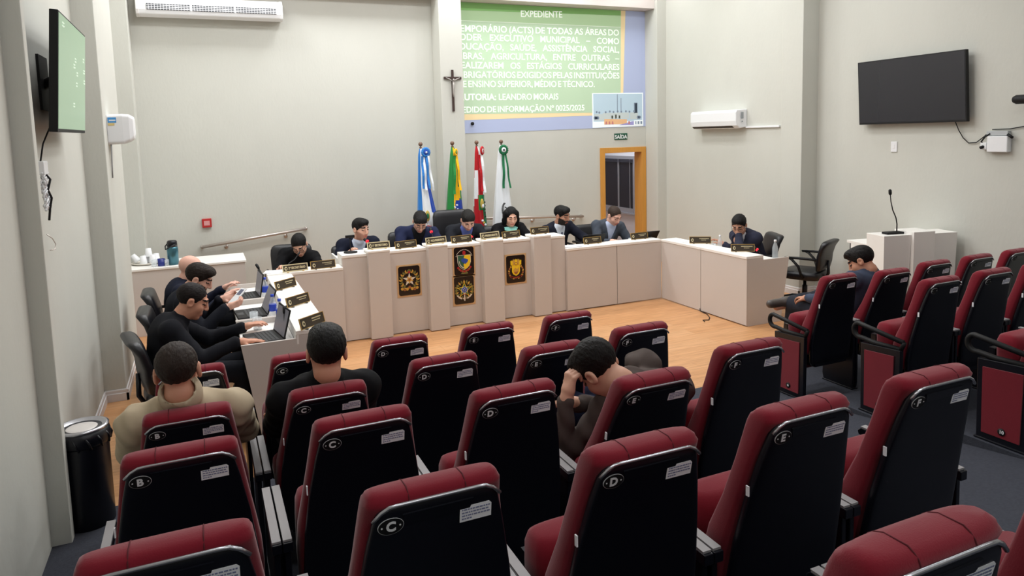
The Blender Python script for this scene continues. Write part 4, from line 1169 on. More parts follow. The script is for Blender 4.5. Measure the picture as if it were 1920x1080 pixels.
MB().lathe([(.057, .205), (.055, .27), (.045, .285), (.001, .288)], n=26).build('lid', M_black, t)
MB().tube([(.05, -.03, .25), (-.02, -.085, .22), (-.07, -.055, .19), (-.075, 0, .22), (-.05, .03, .25)], .007, 8).build('carry_handle', M_black, t)
t = thing('mug', 'dark blue mug beside the teal flask', 'mug', (-5.925, 1.53, ZSB))
b = MB(); b.lathe([(.001, 0), (.036, 0), (.040, .01), (.040, .085), (.036, .085), (.035, .01)], n=20); b.build('cup', mat('mug_blue', (40, 52, 130), .35), t)
MB().tube([(.036, -.01, .07), (.062, -.01, .065), (.064, -.01, .03), (.036, -.01, .018)], .006, 6).build('handle', MATS['mug_blue'], t)
def tumbler(label, x, y, z, h=.085, r=.034):
    t = thing('glass_tumbler', label, 'glass', (x, y, z), 0)
    MB().lathe([(.001, .0), (r * .86, 0), (r, h), (r - .0025, h), (r * .82, .008), (.001, .008)], n=20).build('glass', M_glass, t)
    return t
tumbler('clear glass to the left of the blue mug on the sideboard', -6.0, 1.51, ZSB)
tumbler('clear glass between the blue mug and the teal flask', -5.868, 1.51, ZSB, .075, .028)

# ------------------------------------------------------------------ things on the desks
def laptop(label, x, y, z, rot, open_=105, grp='laptops on the left wing desks'):
    """keyboard towards local -y, screen hinge at +y"""
    t = thing('laptop', label, 'laptop', (x, y, z), R(rot), grp)
    MB().box(-.165, .165, -.115, .115, 0, .018).build('base', M_blackmat, t, bevel=.003)
    b = MB()
    for r_ in range(5):
        for c in range(13): b.box(-.15 + c * .0232, -.15 + c * .0232 + .019, .085 - r_ * .026 - .02, .085 - r_ * .026, .018, .0205)
    b.box(-.045, .045, -.105, -.055, .018, .0185)
    b.build('keyboard', M_lapkey, t)
    a = R(open_ - 90)
    T = Matrix.Translation((0, .115, .014)) @ Matrix.Rotation(-a, 4, 'X')
    lid = MB().box(-.165, .165, -.002, .008, 0, .22, 0, T).build('screen_lid', M_blackmat, t, bevel=.002)
    MB().box(-.153, .153, -.004, -.0015, .014, .208, 0, T).build('display', M_lapscr, lid)
    return t
def bottle(label, x, y, z, h=.20, r=.03, lab=True):
    t = thing('water_bottle', label, 'bottle', (x, y, z), 0)
    MB().lathe([(.001, 0), (r, .004), (r, h * .30), (r * .94, h * .33), (r, h * .36), (r, h * .62), (r * .5, h * .84), (r * .42, h * .9), (r * .42, h * .93)], n=18).build('bottle_body', M_glass, t)
    MB().lathe([(r * .48, h * .9), (r * .48, h), (.001, h)], n=14).build('cap', M_blue if lab else M_white, t)
    if lab: MB().lathe([(r * 1.02, h * .30), (r * 1.03, h * .31), (r * 1.03, h * .58), (r * 1.0, h * .59)], n=18).build('paper_band', M_blue, t)
    return t
ZT = .72
laptop('laptop on the left desk nearest the audience, a hand on its keys', -5.095, -2.05, ZT, -90 + 8)
laptop('open laptop on the middle left desk', -5.13, -1.20, ZT, -90 + 4, 112)
laptop('open laptop on the farthest left desk', -5.13, -.46, ZT, -90 + 4, 100)
bottle('blue-banded water bottle behind the nearest left laptop', -4.925, -1.62, ZT)
bottle('blue-banded water bottle beside the middle left laptop screen', -4.96, -1.41, ZT)
bottle('blue-banded water bottle behind the farthest left laptop', -4.955, -.60, ZT)
tumbler('clear glass on the left desk nearest the audience', -5.11, -1.75, ZT, .10, .037)
tumbler('clear glass tumbler on the middle left desk', -5.12, -1.50, ZT, .09, .035)
GN_ = 'gooseneck microphones on the council desks'
gooseneck('short gooseneck microphone beside the nearest left laptop', -4.945, -2.13, ZT, 0, [(0, 0, .0), (0, .0, .05), (.005, .02, .12), (.01, .05, .19)], None, .011, GN_)
gooseneck('gooseneck microphone rising behind the farthest left laptop', -4.93, -.40, ZT, 0, [(0, 0, .0), (-.005, .0, .10), (-.03, .03, .20), (-.055, .06, .25)], None, .014, GN_)
gooseneck('gooseneck microphone with a red light ring on the middle left desk', -4.91, -1.36, ZT, 0, [(0, 0, .0), (.02, -.05, .05), (.04, -.12, .085)], None, .014, GN_, True)
gooseneck('thin gooseneck microphone before the woman with glasses', -4.66, .35, .735, 0, [(-.03, 0, 0), (.0, .03, .08), (.05, .08, .13), (.11, .14, .15), (.15, .18, .19)], None, .010, GN_)
gooseneck('gooseneck microphone with a red ring before the young man', -3.66, .42, .845, 0, [(0, 0, 0), (0, .02, .07), (-.03, .12, .14), (-.06, .18, .165)], None, .017, GN_, True)
gooseneck('gooseneck microphone with a red ring before the bowed man in navy', -2.95, .42, .845, 0, [(0, 0, 0), (.0, .02, .08), (.005, .08, .17), (.005, .14, .225)], None, .016, GN_, True)
gooseneck('gooseneck microphone with a red ring before the man on the high chair', -2.40, .42, .845, 0, [(0, 0, 0), (-.01, .02, .05), (-.02, .09, .09), (-.03, .15, .115)], None, .014, GN_, True)
gooseneck('gooseneck microphone at the rightmost end of the wing, with a red ring', .36, -1.42, .69, 0, [(0, 0, 0), (-.01, .0, .06), (-.02, .03, .11), (-.03, .06, .13)], None, .016, GN_, True)
gooseneck('black gooseneck microphone lying low on the right wing by the corner', .33, -.55, .69, 0, [(0, 0, 0), (.0, .01, .05), (-.04, .04, .10), (-.11, .06, .125)], None, .012, GN_)
# stand with a small bar beside the young man
t = thing('webcam_stand', 'small black webcam on a desk stand beside the young man', 'webcam', (-3.985, .20, HP))
MB().lathe([(.075, 0), (.075, .012), (.03, .02), (.008, .022)], n=22).build('base', M_blackmat, t)
MB().tube([(0, 0, .02), (0, 0, .17)], .005, 6).build('stem', M_blackmat, t)
MB().box(-.05, .05, -.016, .016, .165, .195).build('camera_bar', M_blackmat, t, bevel=.005)
def paper(label, x, y, z, rot, w_=.21, h=.297, n=3):
    b = MB()
    for i in range(n): 
        T = Matrix.Rotation(R(rng.uniform(-6, 6)), 4, 'Z')
        b.box(-w_ / 2, w_ / 2, -h / 2, h / 2, i * .0016, i * .0016 + .0012, 0, T)
    o = b.build('paper_sheets', M_paper, None, (x, y, z), R(rot))
    return tag(o, label, 'paper')
paper('white papers at the left end of the low desk with the second secretary sign', -4.80, .12, ZL, 70, .16, .2)
paper('white papers on the tall counter below the young man', -3.90, .24, HP, 80, .14, .18)
paper('white papers on the low desk beside the tall counter', -1.26, .11, .79, 85, .16, .21, 6)
paper('white sheet of paper on the right wing near the corner', .12, -.25, .79, 5, .17, .24)
laptop('dark laptop in front of the bearded man', -.88, .43, .69, 180, 118, 'laptops on the right desks')
laptop('dark laptop in front of the man in the grey jacket, screen tilted', -.06, .42, .69, 176, 128, 'laptops on the right desks')
bottle('small clear bottle on the right wing, left of the man resting his chin', .40, -.66, .69, .20, .028, False)
bottle('clear bottle at the outer end of the right wing', .48, -1.50, .69, .24, .032, False)
tumbler('clear glass in front of the man in the grey jacket', -.28, .30, .69, .10, .03)
tumbler('clear glass beside the bottle on the right wing', .35, -.60, .69, .09, .03)
tag(MB().tube([(-.012, -.79, .04), (-.014, -.80, .012), (-.03, -.95, .006), (-.10, -1.08, .006), (-.18, -1.16, .006), (-.24, -1.13, .006), (-.27, -1.20, .006)], .005, 6).build('floor_cable', M_blackmat), 'thin dark cable trailing from the joint of the right wing onto the wood floor', 'cable')
# ------------------------------------------------------------------ people: smooth-blended bodies meshed from distance fields
class Field:
    def __init__(s, lo, hi, h):
        s.h = h; s.lo = np.array(lo, float)
        s.n = np.maximum(4, np.ceil((np.array(hi) - s.lo) / h).astype(int) + 1)
        s.ax = [s.lo[i] + h * np.arange(s.n[i]) for i in range(3)]
        s.D = np.full(tuple(s.n), .2, np.float32)
    def sub(s, lo, hi):
        i0 = [max(0, int((lo[i] - s.lo[i]) / s.h)) for i in range(3)]
        i1 = [min(s.n[i], int((hi[i] - s.lo[i]) / s.h) + 2) for i in range(3)]
        if any(b <= a for a, b in zip(i0, i1)): return None
        sl_ = tuple(slice(a, b) for a, b in zip(i0, i1))
        X = s.ax[0][i0[0]:i1[0]][:, None, None]; Y = s.ax[1][i0[1]:i1[1]][None, :, None]; Z = s.ax[2][i0[2]:i1[2]][None, None, :]
        return sl_, X, Y, Z
    def merge(s, sl_, d, k):
        a = s.D[sl_]
        if k > 0:
            hh = np.maximum(k - np.abs(a - d), 0) / k
            s.D[sl_] = np.minimum(a, d) - hh * hh * k * .25
        else: s.D[sl_] = np.minimum(a, d)
    def cone(s, p0, p1, r0, r1, k=.02):
        p0, p1 = np.array(p0, float), np.array(p1, float); m = max(r0, r1) + k + .035
        q = s.sub(np.minimum(p0, p1) - m, np.maximum(p0, p1) + m)
        if q is None: return s
        sl_, X, Y, Z = q; ab = p1 - p0; L = float(ab @ ab) + 1e-9
        t = np.clip(((X - p0[0]) * ab[0] + (Y - p0[1]) * ab[1] + (Z - p0[2]) * ab[2]) / L, 0, 1)
        d = np.sqrt((X - p0[0] - t * ab[0]) ** 2 + (Y - p0[1] - t * ab[1]) ** 2 + (Z - p0[2] - t * ab[2]) ** 2) - (r0 + (r1 - r0) * t)
        s.merge(sl_, d, k); return s
    def ell_d(s, c, r, M, grow=.05):
        c = np.array(c, float); m = max(r) + grow
        q = s.sub(c - m, c + m)
        if q is None: return None
        sl_, X, Y, Z = q
        dx, dy, dz = X - c[0], Y - c[1], Z - c[2]
        if M is None: u, v, w_ = dx, dy, dz
        else:
            u = dx * M[0][0] + dy * M[1][0] + dz * M[2][0]; v = dx * M[0][1] + dy * M[1][1] + dz * M[2][1]; w_ = dx * M[0][2] + dy * M[1][2] + dz * M[2][2]
        k0 = np.sqrt((u / r[0]) ** 2 + (v / r[1]) ** 2 + (w_ / r[2]) ** 2) + 1e-6
        k1 = np.sqrt((u / r[0] ** 2) ** 2 + (v / r[1] ** 2) ** 2 + (w_ / r[2] ** 2) ** 2) + 1e-6
        return sl_, k0 * (k0 - 1) / k1
    def ell(s, c, r, M=None, k=.02):
        q = s.ell_d(c, r, M, k + .04)
        if q: s.merge(q[0], q[1], k)
        return s
    def carve(s, c, r, M=None, k=.01):
        q = s.ell_d(c, r, M, k + .03)
        if q:
            a = s.D[q[0]]; d = -q[1]; hh = np.maximum(k - np.abs(a - d), 0) / k
            s.D[q[0]] = np.maximum(a, d) + hh * hh * k * .25
        return s
    def grid(s): return s.ax[0][:, None, None], s.ax[1][None, :, None], s.ax[2][None, None, :]
    def mesh(s):
        D = s.D; S = D < 0
        c = np.zeros(tuple(np.array(D.shape) - 1), np.int8)
        off = [(i, j, k) for i in (0, 1) for j in (0, 1) for k in (0, 1)]
        sh = c.shape
        for i, j, k in off: c += S[i:i + sh[0], j:j + sh[1], k:k + sh[2]]
        I, J, K = np.nonzero((c > 0) & (c < 8))
        idx = -np.ones(sh, np.int32); idx[I, J, K] = np.arange(len(I))
        P = np.zeros((len(I), 3)); N = np.zeros(len(I))
        for a in range(8):
            for ax in range(3):
                o = off[a]
                if o[ax] == 1: continue
                o2 = list(o); o2[ax] = 1
                da = D[I + o[0], J + o[1], K + o[2]]; db = D[I + o2[0], J + o2[1], K + o2[2]]
                m = (da < 0) != (db < 0)
                t = np.where(m, da / np.where(m, da - db, 1), 0)
                p = np.tile(np.array(o, float), (len(I), 1)); p[:, ax] += t
                P[m] += p[m]; N[m] += 1
        P = P / N[:, None]
        V = s.lo + s.h * (np.stack([I, J, K], 1) + P)
        F = []
        for ax in range(3):
            b, c_ = (ax + 1) % 3, (ax + 2) % 3
            lo = [slice(0, -1) if q == ax else slice(1, -1) for q in range(3)]
            hi = [slice(1, None) if q == ax else slice(1, -1) for q in range(3)]
            A, B = S[tuple(lo)], S[tuple(hi)]
            for sgn, mk in ((1, A & ~B), (-1, ~A & B)):
                e = np.array(np.nonzero(mk)).T
                for q in range(3):
                    if q != ax: e[:, q] += 1
                q0 = []
                for db_, dc in ((1, 1), (0, 1), (0, 0), (1, 0)):
                    u = e.copy(); u[:, b] -= db_; u[:, c_] -= dc
                    q0.append(idx[u[:, 0], u[:, 1], u[:, 2]])
                f = np.stack(q0, 1)
                F.append(f if sgn > 0 else f[:, ::-1])
        F = np.concatenate(F)
        return V, F[(F >= 0).all(1)]
def field_obj(name, V, F, mats, mi=None, parent=None):
    me = bpy.data.meshes.new(name)
    me.vertices.add(len(V)); me.vertices.foreach_set('co', V.astype(np.float32).ravel())
    me.loops.add(F.size); me.loops.foreach_set('vertex_index', F.astype(np.int32).ravel())
    me.polygons.add(len(F)); me.polygons.foreach_set('loop_start', np.arange(0, F.size, 4, dtype=np.int32)); 
    me.update(calc_edges=True)
    for m in mats: me.materials.append(m)
    if mi is not None: me.polygons.foreach_set('material_index', mi.astype(np.int32))
    me.polygons.foreach_set('use_smooth', np.ones(len(F), bool))
    me.validate(); me.update()
    o = bpy.data.objects.new(name, me); COL.objects.link(o)
    if parent: o.parent = parent
    return o
def unit(v): v = np.array(v, float); return v / (np.linalg.norm(v) + 1e-9)
def rot(yaw, pitch, roll):
    """head axes: columns right, forward, up. pitch>0 looks down, yaw>0 turns to the left (counter-clockwise)"""
    return np.array(Matrix.Rotation(R(yaw), 3, 'Z') @ Matrix.Rotation(R(-pitch), 3, 'X') @ Matrix.Rotation(R(roll), 3, 'Y'))
def ik(S, W, a, b, hint):
    S, W = np.array(S, float), np.array(W, float); d = W - S; L = np.linalg.norm(d)
    if L > (a + b) * .995: W = S + d / L * (a + b) * .995; d = W - S; L = np.linalg.norm(d)
    x = (a * a - b * b + L * L) / (2 * L); h = math.sqrt(max(1e-6, a * a - x * x))
    u = d / L; hv = np.array(hint, float); hv = hv - u * (hv @ u)
    return S + u * x + unit(hv) * h, W
_mc = {}
def cmat(kind, col, **kw):
    key = (kind, tuple(col))
    if key not in _mc:
        _mc[key] = mat('%s_%d_%d_%d' % ((kind,) + tuple(col)), col, **kw)
    return _mc[key]
def hand(f, W, d, n, side, curl=.5, spread=.16, k=.006, s=1.0, point=False):
    """W wrist, d direction of the hand, n palm normal (out of the palm), side +1 = right hand"""
    d = unit(d); n = np.array(n, float); n = unit(n - d * (n @ d)); q = np.cross(d, n) * side     # q: towards the little finger? (thumb at -q)
    W = np.array(W, float)
    P_ = lambda a, b_, c: W + (d * a + q * b_ + n * c) * s
    f.cone(W - d * .03, P_(.02, 0, 0), .026 * s, .027 * s, .02)
    f.cone(P_(.025, -.018, 0), P_(.085, -.026, .002), .016 * s, .012 * s, .02); f.cone(P_(.025, .004, 0), P_(.088, -.004, 0), .016 * s, .012 * s, .02)
    f.cone(P_(.025, .018, 0), P_(.080, .026, .002), .015 * s, .011 * s, .02)
    for b_, L, a0 in ((-.030, .072, .086), (-.010, .080, .090), (.010, .074, .087), (.029, .058, .080)):
        c1, c2, c3 = curl * .7, curl * 1.7, curl * 2.3
        p = P_(a0, b_, 0); sp = b_ * spread * 4
        dirs = [d * math.cos(c) + n * math.sin(c) + q * sp * math.cos(c) for c in (c1, c2, c3)]
        r_ = .0092 * s
        for dd, ll in zip(dirs, (.46, .31, .25)):
            e = p + unit(dd) * L * ll * s; f.cone(p, e, r_, r_ * .93, k); p = e; r_ *= .93
    p = P_(.018, -.022, .008); dd = unit(d * .75 - q * .75 + n * .35)
    e = p + dd * .045 * s; f.cone(p, e, .014 * s, .0115 * s, .012); d2 = unit(d * .95 - q * (.25 - .3 * curl) + n * (.25 + .5 * curl))
    f.cone(e, e + d2 * .033 * s, .0112 * s, .0095 * s, k); f.cone(e + d2 * .033 * s, e + unit(d2 + n * .2) * .056 * s, .0095 * s, .008 * s, k)
def person(label, head, hrot, pelvis, facing, hands, floor=0.0, neck=None, group=None, h=.0085, skin=(206, 158, 132), hair=None, style='short', beard=None,
           top='suit', jacket=(28, 30, 40), shirt=(205, 214, 232), tie=None, trousers=(26, 28, 34), shoes=(24, 20, 18), glasses=False, scarf=None, pin=None,
           elbows=None, knees=None, ankles=None, toes=None, hs=1.06, shoulder=.185, curl=(.5, .5), palm=None, hdir=None, hunch=.0, collar_h=0.0, sh_drop=.0, wrinkle=.004, belly=0.0, tw=0.0, sw=1.0, extra=()):
    """all points in world space; built in a local frame at the pelvis' floor point"""
    org = Vector((pelvis[0], pelvis[1], floor)); Mz = Matrix.Rotation(R(facing), 4, 'Z')
    inv = (Matrix.Translation(org) @ Mz).inverted(); Li = lambda p: np.array(inv @ Vector(p))
    Rl = np.array(Mz.to_3x3().inverted())
    H = Li(head); HM = rot(hrot[0] - 0, hrot[1], hrot[2])          # hrot yaw is relative to the facing
    P = Li(pelvis)
    hp = lambda x, y, z: H + HM @ (np.array((x, y, z)) * hs)
    nk_top = hp(0, -.022, -.085)
    if neck is not None: N = Li(neck)
    else:
        base = np.array((0, 0, 1.)); dirn = unit(H - P)
        N = nk_top * 1.0 - unit(nk_top - P) * .075 + np.array((0, -.02 - hunch, -.01))
    sp = N - P; Ls = np.linalg.norm(sp); u = sp / Ls
    bend = unit(np.cross(np.array((1., 0, 0)), u))                # forward-ish normal
    if bend[1] < 0: bend = -bend
    cw = math.cos(R(tw)); sw_ = math.sin(R(tw))
    rt = np.array((cw, sw_, 0.)); rt = unit(rt - u * (rt @ u)); fw = np.cross(u, rt)
    B = lambda x, y, t: P + u * (t * Ls) + rt * x + fw * y - fw * (.035 + hunch) * math.sin(PI * min(1, max(0, t))) * 1.0
    Mt = np.stack([rt, fw, u], 1)
    shl = [B(-shoulder, -.01, .93 - sh_drop), B(shoulder, -.01, .93 - sh_drop)]
    ua, fa = .285 * 1.02, .255 * 1.02
    arms = []
    for i in range(2):
        hint = elbows[i] if elbows and elbows[i] is not None else ((-1 if i == 0 else 1) * .5, -.3, -1)
        if len(hint) == 4: E_w = Li(hint[:3]); W = Li(hands[i])
        else: E_w, W = ik(shl[i], Li(hands[i]), ua, fa, hint)
        arms.append((shl[i], E_w, W))
    kn = [Li(k_) for k_ in knees] if knees else [P + np.array((-.13, .43, -.02)), P + np.array((.13, .43, -.02))]
    an = [Li(a_) for a_ in ankles] if ankles else [np.array((kn[0][0], kn[0][1] + .02, .085)), np.array((kn[1][0], kn[1][1] + .02, .085))]
    allp = np.array([H, P] + [p for a in arms for p in a] + kn + an)
    lo, hi = allp.min(0) - .27, allp.max(0) + .27; lo[2] = max(lo[2], -.02)
    # ---- body
    f = Field(lo, hi, h)
    r = lambda v: tuple(x * hs for x in v)
    f.ell(B(0, 0, .02), (.155, .115, .12), Mt, .05); f.ell(B(0, .0 + belly * .3, .30), (.135 + belly * .5, .10 + belly, .17), Mt, .06); f.ell(B(0, .0, .68), (.140, .092, .18), Mt, .04)
    f.cone(B(-shoulder * .55, 0, .93), shl[0], .050, .044, .03); f.cone(B(shoulder * .55, 0, .93), shl[1], .050, .044, .03)
    f.cone(B(0, -.01, .90), nk_top, .066, .056 * hs, .04)
    for i, (S_, E_w, W) in enumerate(arms):
        f.cone(S_, E_w, .042, .036, .02); f.cone(E_w, W, .037, .028, .02)
    for i in range(2):
        hipp = B((-.085, .085)[i], .02, .02)
        f.cone(hipp, kn[i], .082, .058, .04); f.cone(kn[i], an[i], .056, .038, .03)
        tdir = unit(Rl @ np.array(toes[i], float)) if toes else unit((an[i] - kn[i]) * np.array((1, 1, 0)) + np.array((0, .25, 0)))
        f.cone(an[i] + np.array((0, 0, -.02)), an[i] + tdir * .13 + np.array((0, 0, -.04)), .036, .03, .03)
    # head
    f.ell(hp(0, -.014, .034), r((.074, .094, .083)), HM, .03 * hs); f.ell(hp(0, .028, -.042), r((.060, .062, .078)), HM, .03 * hs); f.ell(hp(0, .066, -.098), r((.026, .020, .020)), HM, .02)
    for s in (-1, 1):
        f.ell(hp(s * .042, .052, -.028), r((.022, .026, .026)), HM, .02); f.cone(hp(s * .012, .086, .033), hp(s * .044, .074, .034), .011 * hs, .009 * hs, .012)
        f.ell(hp(s * .078, -.012, -.006), r((.011, .024, .033)), HM, .006); f.carve(hp(s * .085, -.008, -.004), r((.006, .012, .016)), HM, .006)
        f.carve(hp(s * .033, .098, .008), r((.017, .016, .011)), HM, .012); f.ell(hp(s * .033, .078, .008), r((.014, .013, .012)), HM, .003)
    f.cone(hp(0, .088, .022), hp(0, .108, -.026), .010 * hs, .0135 * hs, .010)
    for s in (-1, 1): f.ell(hp(s * .012, .098, -.030), r((.009, .010, .007)), HM, .006)
    f.cone(hp(-.020, .087, -.062), hp(.020, .087, -.062), .0075 * hs, .0075 * hs, .008); f.cone(hp(-.016, .086, -.073), hp(.016, .086, -.073), .008 * hs, .008 * hs, .006)
    for i, (S_, E_w, W) in enumerate(arms):
        dd = np.array(Rl @ np.array(hdir[i])) if hdir and hdir[i] is not None else unit(W - E_w)
        pn = np.array(Rl @ np.array(palm[i])) if palm and palm[i] is not None else np.array((0, .2, -1.))
        hand(f, W + unit(dd) * .02, dd, pn, -1 if i == 0 else 1, curl[i])
    V, F = f.mesh()
    C = V[F].mean(1); L_ = ((C - H) @ HM) / hs
    mi = np.zeros(len(F), int)
    x, y, z = np.abs(L_[:, 0]), L_[:, 1], L_[:, 2]
    headz = (np.abs(L_) < .14).all(1)
    if beard is not None:
        mi[headz & (y > -.005) & (z < -.046 + np.maximum(0, x - .03) * .75) & (z > -.135) & (x < .078) & ~((z > -.082) & (z < -.056) & (x < .024) & (y > .07))] = 4
        mi[headz & (y > .082) & (z < -.044) & (z > -.056) & (x < .030)] = 4
    mi[headz & (y > .076) & (z < -.056) & (z > -.080) & (x < .025)] = 1
    mi[headz & (y > .055) & (np.abs(z - .035 + .15 * np.maximum(0, x - .03)) < .0065) & (x > .012) & (x < .052)] = 2
    mi[headz & (y > .066) & (np.abs(z - .006) < .0048) & (x > .020) & (x < .046)] = 3
    hc = hair or (30, 24, 22)
    m_skin = cmat('skin', skin, rough=.5, spec=.35)
    mats = [m_skin, cmat('lips', (int(skin[0] * .86), int(skin[1] * .66), int(skin[2] * .66)), rough=.5), cmat('brow', tuple(int(c * .9) for c in hc), rough=.8), cmat('eye_line', (34, 26, 24), rough=.3), cmat('beard', beard or hc, rough=.85)]
    body = field_obj('person', V, F, mats, mi)
    body.location = org; body.rotation_euler = (0, 0, R(facing))
    tag(body, label, 'person', group)
    # ---- hair
    if hair is not None:
        g = Field(H - .26, H + .26, min(h, .007))
        th = {'crew': -.004, 'receding': -.003}.get(style, 0)
        g.ell(hp(0, -.018, .040 + th), r((.082 + th, .102 + th, .088 + th)), HM, .02)
        X, Y, Z = g.grid()
        dx, dy, dz = X - H[0], Y - H[1], Z - H[2]
        lx = (dx * HM[0, 0] + dy * HM[1, 0] + dz * HM[2, 0]) / hs; ly = (dx * HM[0, 1] + dy * HM[1, 1] + dz * HM[2, 1]) / hs; lz = (dx * HM[0, 2] + dy * HM[1, 2] + dz * HM[2, 2]) / hs
        if style in ('short', 'receding', 'full', 'crew'):
            front = {'short': .072, 'receding': .092, 'full': .062, 'crew': .078}[style]
            if style == 'full': g.ell(hp(0, .045, .090), r((.062, .050, .036)), HM, .03); g.ell(hp(.02, .062, .078), r((.045, .035, .028)), HM, .03)
            if style == 'short': g.ell(hp(0, .03, .088), r((.064, .055, .032)), HM, .03)
            zc = np.where(ly > .02, -.005 + (ly - .02) * (front + .005) / .06, np.where(ly > -.02, -.030 + (ly + .02) * .6, -.030 + (ly + .02) * .55))
            zc = zc + .0035 * np.sin(lx * 190) * (ly > .02)
            cut = (zc - lz) * hs * .8
            g.D = np.maximum(g.D, cut)
            g.D += (.0018 * np.sin(lx * 210 + 70 * lz + 3 * np.sin(ly * 60)) * np.sin(ly * 150 + 40 * lx + 3) + .0012 * np.sin(lx * 420 + ly * 130) * np.sin(lz * 260)).astype(np.float32)
        elif style == 'long':
            for s in (-1, 1):
                g.cone(hp(s * .066, .005, .05), hp(s * .086, -.015, -.06), .034 * hs, .030 * hs, .02); g.cone(hp(s * .086, -.015, -.06), hp(s * .088, -.02, -.17), .032 * hs, .024 * hs, .02)
                g.cone(hp(s * .04, -.07, .0), hp(s * .05, -.065, -.19), .06 * hs, .045 * hs, .03)
            face = np.maximum((np.sqrt((lx / .060) ** 2 + ((lz + .025) / .100) ** 2) - 1) * .06, .004 - ly)
            g.D = np.maximum(g.D, -face * hs)
            g.D += (.0016 * np.sin(lx * 260) * np.sin(lz * 40 + ly * 90)).astype(np.float32)
        elif style == 'bun':
            zc = np.where(ly > .02, -.0 + (ly - .02) * 1.15, -.035 + (ly + .02) * .55)
            zc = np.where((ly > -.02) & (ly <= .02), -.035 + (ly + .02) * .87, zc)
            g.D = np.maximum(g.D, (zc - lz) * hs * .8)
            g.ell(hp(0, -.115, .01), r((.045, .038, .045)), HM, .015)
        Vh, Fh = g.mesh()
        if len(Fh): field_obj('hair', Vh, Fh, [cmat('hair', tuple(int(c * .62) for c in hair), rough=.62, spec=.22, bump=(140, .9, .006, (1, .25, .6)), vary=(60, .45, (1, .3, .5)))], None, body)
    # ---- trousers
    g = Field(lo, hi, .012)
    g.ell(B(0, 0, .02), (.172, .130, .135), Mt, .05)
    for i in range(2):
        hipp = B((-.085, .085)[i], .02, .02)
        g.cone(hipp, kn[i], .096, .074, .04); g.cone(kn[i], an[i] + (kn[i] - an[i]) * .12, .072, .058, .03)
    X, Y, Z = g.grid(); g.D += (.004 * np.sin(X * 31 + Z * 17) * np.sin(Y * 27 + 1)).astype(np.float32)
    Vt, Ft = g.mesh(); field_obj('trousers', Vt, Ft, [cmat('cloth', trousers, rough=.9, spec=.15)], None, body)
    for i in range(2):
        g = Field(an[i] - .26, an[i] + .26, .010)
        tdir = unit(Rl @ np.array(toes[i], float)) if toes else unit((an[i] - kn[i]) * np.array((1, 1, 0)) + np.array((0, .25, 0)))
        sole = unit(an[i] - kn[i]) if ankles is not None else np.array((0, 0, -1.))
        g.cone(an[i] + sole * .035 - tdir * .05, an[i] + sole * .045 + tdir * .15, .046, .040, .03); g.cone(an[i] - sole * .02, an[i] + sole * .03, .048, .05, .03)
        Vs, Fs = g.mesh()
        if len(Fs): field_obj('shoe', Vs, Fs, [cmat('shoe', shoes, rough=.4)], None, body)
    # ---- upper clothing
    def torso(g, o):
        g.ell(B(0, 0, .06), (.165 + o, .125 + o, .15), Mt, .05); g.ell(B(0, belly * .3, .32), (.15 + o + belly * .5, .112 + o + belly, .2), Mt, .06); g.ell(B(0, 0, .70), (.165 + o, .114 + o, .19 + o * .5), Mt, .06)
        for i in range(2): g.cone(B((-1, 1)[i] * shoulder * .4, -.005, .925), shl[i], .058 + o, .060 + o * .8, .05)
        g.ell(B(0, -.035, .88), (.12 + o, .07 + o, .07), Mt, .05)
    if top == 'suit':
        g = Field(lo, hi, .010); torso(g, .004); g.cone(B(0, .0, .93), B(0, .012, .93) + unit(nk_top - B(0, 0, .93)) * .062, .072, .064 * hs, .02)
        Vs, Fs = g.mesh(); field_obj('shirt', Vs, Fs, [cmat('shirt', shirt, rough=.8, spec=.2)], None, body)
    g = Field(lo, hi, .009 if h < .008 else .0105); o = .020
    torso(g, o)
    if top != 'suit' or collar_h:
        ct = .055 + collar_h
        g.cone(B(0, -.005, .93), B(0, .0, .95) + unit(nk_top - B(0, 0, .93)) * ct, .080, .076 * hs, .015)
    else: g.cone(B(0, -.03, .93), B(0, -.025, .95) + unit(nk_top - B(0, 0, .93)) * .035, .078, .066 * hs, .02)
    for i, (S_, E_w, W) in enumerate(arms):
        g.cone(S_, E_w, .072 * sw, .060 * sw, .03); g.cone(E_w, W - unit(W - E_w) * .012, .060 * sw, .045 * sw, .02)
    for c_, r_ in extra: g.ell(Li(c_), r_, None, .03)
    X, Y, Z = g.grid()
    dx, dy, dz = X - P[0], Y - P[1], Z - P[2]
    bx = dx * rt[0] + dy * rt[1] + dz * rt[2]; by = dx * fw[0] + dy * fw[1] + dz * fw[2]; bt = (dx * u[0] + dy * u[1] + dz * u[2]) / Ls
    g.D += (wrinkle * np.sin(X * 46 + Z * 31 + 2 * np.sin(Y * 22)) * np.sin(Y * 37 - Z * 25 + 1.3)).astype(np.float32)
    if top == 'suit':
        wv = np.clip((bt - .42) / .52, 0, 1.2) * .070
        vcut = np.where(by > .01, (np.abs(bx) - wv) * .9, .2)
        lap = np.clip(1 - np.abs(np.abs(bx) - wv - .024) / .026, 0, 1) * (by > .02) * (bt > .40) * (bt < .9)
        g.D -= (.0055 * np.minimum(lap * 2.5, 1)).astype(np.float32)
        g.D = np.maximum(g.D, -vcut)
    elif top == 'open':                      # jacket worn open over a dark sweater
        pass
    # neck opening
    q = g.ell_d(nk_top + (nk_top - N) * .35, (.060 * hs, .064 * hs, .05), None, .05)
    if q is not None: g.D[q[0]] = np.maximum(g.D[q[0]], -q[1])
    Vj, Fj = g.mesh(); field_obj('jacket', Vj, Fj, [cmat('jacket', jacket, rough=.88, spec=.18)], None, body)
